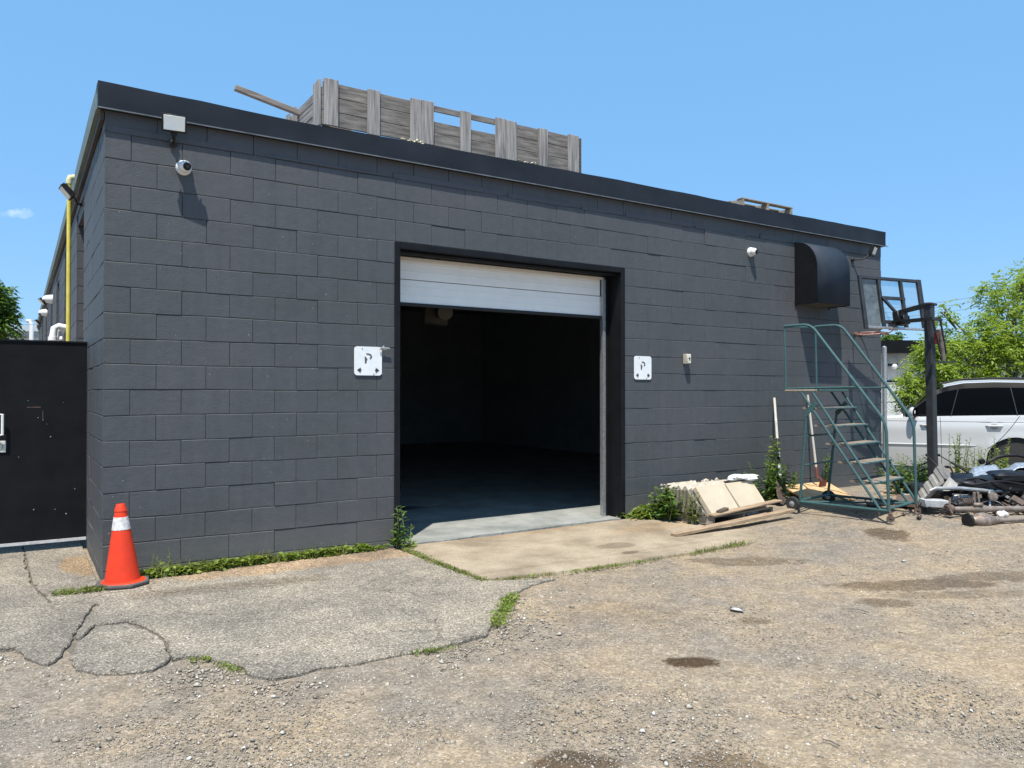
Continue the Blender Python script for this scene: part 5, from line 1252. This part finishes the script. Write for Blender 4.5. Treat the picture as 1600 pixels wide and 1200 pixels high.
mb=MB(); mb.box((a+b_)/2-eF*.03+UP*1.80,(L,.06,.05),ax=(e1,eF,UP)); mb.build('dark_belt',M_BLACKP,nb_,smooth=False)
mb=MB(); mb.box((a+b_)/2-eF*.25+UP*.85,(L,.4,1.75),ax=(e1,eF,UP)); mb.build('lower_white_wall',mat('white_lower_wall',(.60,.64,.66),(.70,.73,.75),nscale=3),nb_,smooth=False)
p=at(1396,573,19.8); fo=empty('wall_lamp','small white lamp with black bracket on pale siding','lamp',p); mb=MB(); mb.lathe([(.02,-.08),(.06,-.05),(.07,0),(.03,.04)],p-eF*.08,-eF,14); mb.build('lamp_head',M_WHITE,fo); mb=MB(); mb.box(p+UP*.05+eF*.02,(.22,.12,.07),ax=(e1,eF,UP)); mb.build('bracket',M_BLKPL,fo,bev=.01)
# far left building
c0=at(10,518,40); lb=empty('far_white_building','long low white building far beyond the black gate','building',(c0.x,c0.y,0))
a=at(-260,600,40); b_=at(60,600,40); a.z=b_.z=0; L=(b_-a).length; mb=MB(); mb.box((a+b_)/2+eF*4+UP*2.35,(L,8,4.7),ax=(e1,eF,UP)); mb.build('wall',mat('white_far_wall',(.6,.62,.64),(.7,.72,.74),nscale=1),lb,smooth=False)
mb=MB(); mb.box((a+b_)/2+eF*3.9+UP*4.85,(L+.3,8.3,.3),ax=(e1,eF,UP)); mb.build('parapet',mat('blue_grey_parapet',(.38,.46,.52),(.46,.54,.6),nscale=1),lb,smooth=False)
mb=MB(); mb.box((a+b_)/2-eF*.05+UP*4.45,(L,.1,.10),ax=(e1,eF,UP)); mb.build('gutter',mat('rust_gutter',(.35,.27,.22),(.5,.42,.38),nscale=4),lb,smooth=False)
p=at(49,530,38.5); mb=MB(); mb.tube([(p.x,p.y,3.5),(p.x,p.y,4.95),tuple(Vector((p.x,p.y,5.1))-e1*.08),tuple(Vector((p.x,p.y,5.1))-e1*.2)],.10,12); fl_=empty('flue_pipe','white bent flue pipe standing before the far white building','flue',(p.x,p.y,0)); mb.build('pipe',M_WHITE,fl_)
mb=MB(); mb.cyl((p.x,p.y,0),(p.x,p.y,3.5),.07,10); mb.build('mast',M_GAL,fl_)
# overhead wires
M_WIRE=mat('grey_overhead_wire',(.16,.17,.19),rough=.6)
for i,(q0,q1,dd,lab) in enumerate([((1380,482),(1700,420),32,'top overhead wire of three crossing behind the tree'),((1380,489),(1700,428),32,'middle overhead wire of three crossing behind the tree'),((1380,497),(1700,440),32,'lowest overhead wire of three crossing behind the tree')]):
    a=at(*q0,dd); b_=at(*q1,dd); n=14; pts=[a.lerp(b_,k/n)-UP*.25*(4*(k/n)*(1-k/n)) for k in range(n+1)]
    mb=MB(); mb.tube(pts,.010,5); tag(mb.build('overhead_wire',M_WIRE,None),lab,'wire','overhead wires behind the tree')
for i,(y0,y1,lab) in enumerate(((500,501,'upper thin overhead wire above the far white building'),(505,507,'lower thin overhead wire above the far white building'))):
    a=at(-80,y0,38); b_=at(64,y1,38); mb=MB(); mb.tube([a,(a+b_)/2-UP*.08,b_],.011,5); tag(mb.build('overhead_wire',M_WIRE,None),lab,'wire','overhead wires above the far building')

# ------------------------------------------------------------------ scrap pile of car parts
def piece(name,label,cat,mb,m,**k): return tag(mb.build(name,m,None,**k),label,cat)
# catalytic pipe
o=empty('exhaust_pipe','rusty car exhaust pipe with bulging converter lying in front','exhaust pipe',at(1560,818,8.05))
A=at(1516,813,8.0); Bp=at(1562,813,8.08); Cp=at(1690,812,8.25); ax_=(Bp-A).normalized()
mb=MB(); mb.tube([A,A+ax_*.045,A+ax_*.09,A+ax_*.16,A+ax_*.22,Bp-ax_*.03,Bp],[.030,.045,.074,.082,.066,.032,.024],20); mb.build('converter',mat('rust_mottled_converter',(.15,.09,.06),(.34,.30,.26),rough=.55,metal=.4,nscale=16,col3=(.45,.42,.38)),o)
mb=MB(); mb.tube([A-ax_*.04,A-ax_*.02,A+ax_*.01],[.062,.066,.05],18); mb.lathe([(.07,0),(.07,.012),(.05,.014)],A-ax_*.045,ax_,18); mb.build('flange',M_BLKPL,o)
mb=MB(); mb.tube([Bp-ax_*.02,Bp.lerp(Cp,.3)+UP*.01,Bp.lerp(Cp,.6)-UP*.005,Cp],.024,14); mb.build('pipe_length',M_RUSTL,o)
mb=MB(); mb.tube([Bp+UP*-.01,Bp+ax_*.08-UP*.045,Bp+ax_*.14-UP*.05],[.012,.012,.01],8); mb.build('heat_bracket',M_RUST,o)
# axle
o=empty('rear_axle','pale rusted car axle tube with cast bracket and coil spring','axle',at(1530,800,8.5))
A=at(1484,796,8.45); Bp=at(1720,794,8.7); ax_=(Bp-A).normalized()
mb=MB(); mb.tube([A,A.lerp(Bp,.13),A.lerp(Bp,.16),A.lerp(Bp,.22),A.lerp(Bp,.25),A.lerp(Bp,.45),Bp],[.030,.032,.042,.045,.034,.032,.024],16); mb.build('axle_tube',M_RUSTL,o)
mb=MB(); mb.lathe([(.03,-.03),(.065,-.03),(.07,-.01),(.05,.0),(.05,.03),(.03,.035)],A,ax_,18)
for k in range(5): t_=k*1.257; mb.cyl(A-ax_*.05+(UP*math.sin(t_)+eF*math.cos(t_))*.04,A+(UP*math.sin(t_)+eF*math.cos(t_))*.04,.007,6)
mb.build('hub_flange',M_RUST,o)
c_=at(1525,790,8.5); 
for dx_ in (-.035,.035): mb=MB(); mb.bar(c_+e1*dx_-UP*.02,c_+e1*dx_*.5+UP*.15,.022,.03,up=tuple(eF)); mb.build('bracket_arm',M_RUSTL,o,bev=.003)
mb=MB(); mb.cyl(c_+e1*-.05+UP*.015-eF*.03,c_+e1*.05+UP*.015-eF*.03,.022,10); mb.build('bracket_boss',M_RUSTL,o)
sp0=at(1503,786,8.5); mb=MB(); pts=[sp0+e1*(.13*k/60)+(UP*math.sin(k*.63)+eF*math.cos(k*.63))*.032+UP*.015 for k in range(61)]; mb.tube(pts,.006,6); mb.build('coil_spring',M_RUST,o)
mb=MB(); mb.bar(at(1484,778,8.45),at(1484,802,8.4),.02,.02); mb.bar(at(1481,790,8.4),at(1488,803,8.35),.02,.02); mb.build('link_arm',M_RUST,o,bev=.003)
# bright bumper rail
mb=MB(); mb.tube([at(1452,767,8.75),at(1462,763,8.75),at(1500,763,8.8),at(1545,767,8.85),at(1600,767,8.95),at(1700,764,9.1)],[.010,.020,.022,.022,.02,.02],10); piece('bumper_rail','long curved bright metal rail across top of the scrap pile','rail',mb,M_ALU)
# ribbed grey panel
def ribs(Q0,Q1,Q2,Q3,n,amp):
    """Q0-Q1 long edge, Q3-Q2 opposite"""
    nrm=((Q1-Q0).cross(Q3-Q0)).normalized(); vs_=[];fs=[];m_=n*6
    for i in range(m_+1):
        f=i/m_; ph=(f*n)%1.0; h=amp*(1 if .15<ph<.34 else (-.4 if .34<=ph<.5 else 0))
        vs_+=[Q0.lerp(Q1,f)+nrm*h,Q3.lerp(Q2,f)+nrm*h,Q0.lerp(Q1,f)+nrm*(h-.006),Q3.lerp(Q2,f)+nrm*(h-.006)]
    for i in range(m_):
        a=4*i; b_=4*i+4; fs+=[(a,a+1,b_+1,b_),(a+2,b_+2,b_+3,a+3),(a,b_,b_+2,a+2),(a+1,a+3,b_+3,b_+1)]
    return vs_,fs
o=empty('bumper_reinforcement','grey ribbed moulded panel tilted up at left end of scrap','ribbed panel',at(1450,770,8.95))
Q0=at(1431,775,9.2);Q1=at(1463,731,9.25);Q2=at(1474,748,8.85);Q3=at(1440,791,8.75); mb=MB(); v_,f_=ribs(Q0,Q1,Q2,Q3,4,.012); mb.add(v_,f_); mb.build('ribbed_face',M_GREYPL,o,smooth=False)
mb=MB(); mb.plate([Q1,Q2,at(1486,752,9.0),at(1484,738,9.25),at(1472,728,9.3)],UP,.012); mb.build('end_plate',mat('dark_grey_plastic',(.12,.11,.10),(.18,.17,.155),nscale=8),o,smooth=False)
mb=MB(); mb.plate([Q2,Q3,at(1432,798,8.75),at(1436,788,8.7),at(1455,768,8.7),at(1476,754,8.8)],eF,.012); mb.build('rolled_edge',mat('brown_grey_plastic',(.11,.10,.085),(.17,.155,.14),nscale=8),o,smooth=False)
mb=MB(); mb.box(at(1459,786,8.7),(.27,.16,.085),ax=((e1-UP*.05).normalized(),eF,UP)); piece('foam_block','pale grey block under the bright rail at left of axle','block',mb,mat('pale_grey_block',(.32,.33,.33),(.46,.47,.46),nscale=14),bev=.008)
mb=MB(); mb.plate([at(1468,767,8.85),at(1484,745,8.9),at(1497,757,8.85),at(1490,767,8.8)],eF,.01); piece('triangle_plate','small triangular light grey plate above the bright rail','plate',mb,M_GREYPL,smooth=False)
mb=MB(); mb.box(at(1500,780,8.95),(.28,.2,.12),ax=(e1,eF,UP),); piece('heat_shield','dull metal box casing behind the coil spring','casing',mb,M_ALU,bev=.015)
# black mass: frame and crumpled covers
def blob(name,label,px,py,d,rx,ry,rz,m,seed,cat='car part'):
    p=at(px,py,d); g=np.random.default_rng(seed); n=14; vs_=[];fs=[]
    for i in range(n+1):
        for k in range(2*n):
            th=math.pi*i/n; ph=math.pi*k/n; q=abs(math.sin(th))**.6; cz=math.copysign(abs(math.cos(th))**.7,math.cos(th))
            rr=1+.10*math.sin(4*ph+seed)+g.uniform(-.05,.05); cx2=math.copysign(abs(math.cos(ph))**.6,math.cos(ph)); sy2=math.copysign(abs(math.sin(ph))**.6,math.sin(ph))
            v_=p+e1*rx*rr*q*cx2+eF*ry*rr*q*sy2+UP*rz*rr*cz; vs_.append(v_)
    for i in range(n):
        for k in range(2*n): k2=(k+1)%(2*n); fs.append((i*2*n+k,i*2*n+k2,(i+1)*2*n+k2,(i+1)*2*n+k))
    mb=MB(); mb.add(vs_,fs); return piece(name,label,cat,mb,m,ang=22)
blob('engine_cover','glossy black crumpled engine cover in middle of scrap pile',1545,757,9.15,.50,.28,.12,M_BLACKG,3)
blob('bumper_cover','big black bumper cover at right edge of scrap pile',1625,765,9.2,.42,.3,.24,M_BLACKG,4)
blob('plastic_tray','low dark plastic tray under the engine cover',1565,784,9.15,.70,.28,.13,M_BLKPL,5)
blob('fender_piece','black fender piece between bright rail and silver sheet',1520,757,9.0,.26,.12,.06,M_BLKPL,8)
blob('air_box','black box shaped part below the silver sheet at right',1590,745,9.0,.34,.16,.07,M_BLACKG,11)
o=empty('shadow_filler','dark square tubes added for the shadow under the parts','shadow_filler',at(1560,800,9))  # dark beams added to fill the shadow beneath the heap
for (a,b_) in (((1490,800,8.8),(1720,800,9.0)),((1500,788,9.5),(1720,786,9.6)),((1492,800,8.8),(1502,788,9.5)),((1598,800,8.9),(1602,752,9.0)),((1570,800,8.9),(1580,780,9.5))):
    mb=MB(); mb.bar(at(*a),at(*b_),.06,.06); mb.build('frame_tube',M_RUST if a[0]==1598 else M_BLKPL,o,bev=.006)
# silver crumpled sheet
g=np.random.default_rng(9); poly=[(1497,748),(1512,740),(1520,730),(1538,727),(1556,726),(1561,735),(1572,732),(1585,723),(1640,722),(1640,728),(1590,731),(1572,741),(1545,744),(1520,748)]
n=10; vs_=[];fs=[]
top_=[(1499,744),(1512,739),(1521,729),(1540,727),(1556,726),(1562,733),(1574,730),(1586,723),(1612,722),(1660,722)]
bot_=[(1500,749),(1514,748),(1526,746),(1542,744),(1558,743),(1566,742),(1577,739),(1590,731),(1614,728),(1660,728)]
for (a,b_) in zip(top_,bot_):
    for k in range(5):
        f=k/4; p=at(a[0]+(b_[0]-a[0])*f,a[1]+(b_[1]-a[1])*f,9.35-.35*f+g.uniform(-.02,.02)); vs_.append(p)
fs=[(i*5+k,i*5+k+1,(i+1)*5+k+1,(i+1)*5+k) for i in range(9) for k in range(4)]
mb=MB(); mb.add(vs_,fs); o=piece('insulation_sheet','crumpled silver blue insulation sheet on top of black parts','sheet',mb,M_SILV,ang=15); md=o.modifiers.new('s','SOLIDIFY'); md.thickness=.008
# wheel arch liner
mb=MB(); pts=[(1538,726),(1546,718),(1557,712),(1572,709),(1590,709),(1612,714),(1640,724)]; vs_=[];fs=[]
for i,(x,y) in enumerate(pts):
    for k in range(4): vs_.append(at(x,y+ (2 if k in (1,2) else 0)-k*.5,9.9-.11*k)-UP*.01*abs(k-1.5))
fs=[(i*4+k,i*4+k+1,(i+1)*4+k+1,(i+1)*4+k) for i in range(len(pts)-1) for k in range(3)]
mb.add(vs_,fs); o=piece('wheel_arch_liner','black arched wheel liner at the back top of scrap pile','wheel liner',mb,M_BLKPL,ang=60); md=o.modifiers.new('s','SOLIDIFY'); md.thickness=.03
mb=MB(); mb.lathe([(.03,-.03),(.04,0),(.03,.03)],at(1534,721,9.8),eF,12); piece('round_bung','small round black knob left of the arched liner','knob',mb,M_BLKPL)
# struts
for a,b_,lab in (((1448,711,9.5),(1467,732,9.35),'shorter thin black gas strut leaning by the hoop pole'),((1467,711,9.4),(1514,739,9.2),'longer thin black gas strut sloping right onto the silver sheet')):
    A=at(*a);Bp=at(*b_); o=empty('gas_strut',lab,'gas strut',Bp,'thin gas struts sticking out of the scrap pile'); mb=MB(); mb.cyl(A.lerp(Bp,.4),Bp,.012,8); mb.build('cylinder',M_BLKPL,o); mb=MB(); mb.cyl(A,A.lerp(Bp,.42),.006,8); mb.build('rod',M_ALU if 0 else M_BLKPL,o); mb=MB(); mb.lathe([(.012,-.015),(.018,0),(.012,.015)],A,(Bp-A),10); mb.build('ball_end',M_BLKPL,o)
r=random.Random(12)
cab=[[(1500,752,9.0),(1530,747,8.9),(1560,760,8.85),(1590,782,8.9)],[(1470,742,9.3),(1475,730,9.35),(1485,731,9.3),(1492,748,9.2)],[(1540,770,8.85),(1560,776,8.8),(1575,770,8.85),(1580,760,8.9)],[(1495,752,8.95),(1520,757,8.85),(1560,752,8.8),(1600,757,8.85)],[(1436,728,10.2),(1450,723,10.1),(1462,729,10.1),(1452,736,10.1)],[(1437,737,10.2),(1447,732,10.1),(1459,738,10.1),(1448,743,10.2)],[(1445,790,8.7),(1465,797,8.5),(1490,803,8.4),(1520,806,8.35)]]
labs=['black cable draped diagonally over the engine cover','black hose looped above the ribbed grey panel','short black hose hanging under the bright rail','thin black cable lying along the top of engine cover','upper black hose coil at foot of hoop pole','lower black hose coil at foot of hoop pole','black cable trailing in front of the axle flange']
for c_,lab in zip(cab,labs):
    P_=[at(*q) for q in c_]; pts=[]
    for i in range(len(P_)-1):
        p0=P_[max(i-1,0)];p1=P_[i];p2=P_[i+1];p3=P_[min(i+2,len(P_)-1)]
        for k in range(6): t_=k/6; pts.append(.5*((2*p1)+(p2-p0)*t_+(2*p0-5*p1+4*p2-p3)*t_*t_+(3*p1-p0-3*p2+p3)*t_**3))
    mb=MB(); mb.tube(pts+[P_[-1]],.011,8); piece('cable' if 'cable' in lab else 'hose',lab,'cable' if 'cable' in lab else 'hose',mb,M_BLKPL)
mb=MB(); mb.lathe([(.03,-.02),(.05,-.01),(.05,.02),(.02,.03)],at(1551,776,8.6),-eF,18); piece('round_mount','round pale mount hanging below the bright rail','mount',mb,M_RUSTL)
mb=MB(); mb.bar(at(1546,768,8.65),at(1547,792,8.6),.018,.014); piece('bolt_rod','thin upright rusty rod beside the round mount','rod',mb,M_ALU)
crumple('white_bag','small white plastic scrap on the ground beside the axle','plastic',tuple(at(1567,804,8.3)),.07,.05,.035,M_WHITE,7,n=8)
# small broken bits filling the heap
mb=MB(); g=np.random.default_rng(77)
for k in range(210):
    px=g.uniform(1478,1680); py=g.uniform(742,803); d=8.55+(803-py)*.012+g.uniform(-.1,.25); p=at(px,py,d); mb.mi=int(g.choice(4,p=[.5,.25,.15,.10])); a_=g.uniform(0,6.28,3)
    if g.random()<.5: mb.box(p,(g.uniform(.03,.16),g.uniform(.015,.08),g.uniform(.006,.03)),rot=tuple(a_*[.15,.15,1]))
    else:
        q=p+Vector(g.normal(0,.10,3)*[1,1,.4]); mb.tube([p,(p+q)/2+Vector((0,0,g.uniform(-.03,.03))),q],g.uniform(.004,.012),6)
mb.mi=0
o=mb.build('broken_scrap_bits',[M_BLKPL,M_RUST,M_GREYPL,M_ALU],None); o['kind']='stuff'
# flats beneath the ladder
g2=lambda px,py,z=.16: onz(px,py,z)
for (q,th,m_,lab,nm) in [([(1398,786),(1440,790),(1436,776),(1402,772)],.03,M_RUST,'rusty flat plate under the front of ladder','rusty_plate'),
    ([(1373,775),(1412,771),(1408,764),(1376,767)],.02,M_PLANK,'reddish board scrap below the lowest ladder step','board_scrap'),
    ([(1405,757),(1428,751),(1433,772),(1408,774)],.03,M_GREYPL,'pale grey flat panel leaning beyond the ladder foot','grey_sheet'),
    ([(1360,790),(1420,782),(1412,779),(1352,785)],.012,M_BLKPL,'dark thin strip lying across gravel inside the ladder base','dark_strip')]:
    zz=.17 if nm!='grey_sheet' else .2
    pts=[onz(x,y,zz+(.03 if nm=='rusty_plate' else 0)) for x,y in q]
    n_=(pts[1]-pts[0]).cross(pts[2]-pts[0]); n_=n_ if n_.z<0 else -n_
    mb=MB(); mb.plate(pts,n_,th); tag(mb.build(nm,m_,None,smooth=False),lab,'panel' if 'panel' in nm or 'plate' in nm else 'scrap')
p=onz(1435,811,.14); octas(np.array([(p.x,p.y,.15)]),np.array([.05]),'dark_stone',M_BLKPL,3,kind=None); tag(bpy.data.objects['dark_stone'],'single dark flat stone in front of right ladder caster','stone')
g=np.random.default_rng(44); n=90
q=[at(px,py,0.1) for px,py in []]
pp=np.array([tuple(onz(a,b_,.16)) for a,b_ in zip(g.uniform(1330,1480,n),g.uniform(778,808,n))]); so_=octas(pp,g.uniform(.01,.035,n),'mixed_debris',M_RUST,45)
# white stick and flat stones on the gravel
a=onz(572,1088,.035);b_=onz(800,1087,.045); 
def gc(name,label,cat,pts,r_,m): mb=MB(); mb.tube([onz(x,y,gz(*onz(x,y,.04)[:2])+.006) for x,y in pts],r_,6); piece(name,label,cat,mb,m)
for (x,y,rx,lab) in [(1150,951,.05,'flat white paper scrap on gravel right of centre'),(1412,876,.035,'white scrap near the dark stain on gravel'),(70,1022,.03,'pale flat stone at left broken asphalt edge')]:
    p=onz(x,y,gz(*onz(x,y,.05)[:2])+.0); octas(np.array([(p.x,p.y,p.z)]),np.array([rx]),'white_scrap' if 'stone' not in lab else 'flat_stone',mat('pale_paper_scrap',(.42,.40,.36),(.55,.53,.49),nscale=40) if 'stone' not in lab else M_STONE,int(x),flat=.1,kind=None); tag(COL.objects[-1] if 0 else bpy.context.scene.collection.objects[len(bpy.context.scene.collection.objects)-1],lab,'scrap' if 'stone' not in lab else 'stone')
# twigs
for i,(x0,y0,x1,y1) in enumerate([(1325,951,1358,957),(1285,1155,1312,1165),(1350,1080,1375,1092)]):
    gc('twig',['short dark twig on right gravel near stain','dark twig low in the foreground right of centre','thin dark twig in the gravel at lower right'][i],'twig',[(x0,y0),((x0+x1)/2,(y0+y1)/2-2),(x1,y1)],.003,M_BARK)
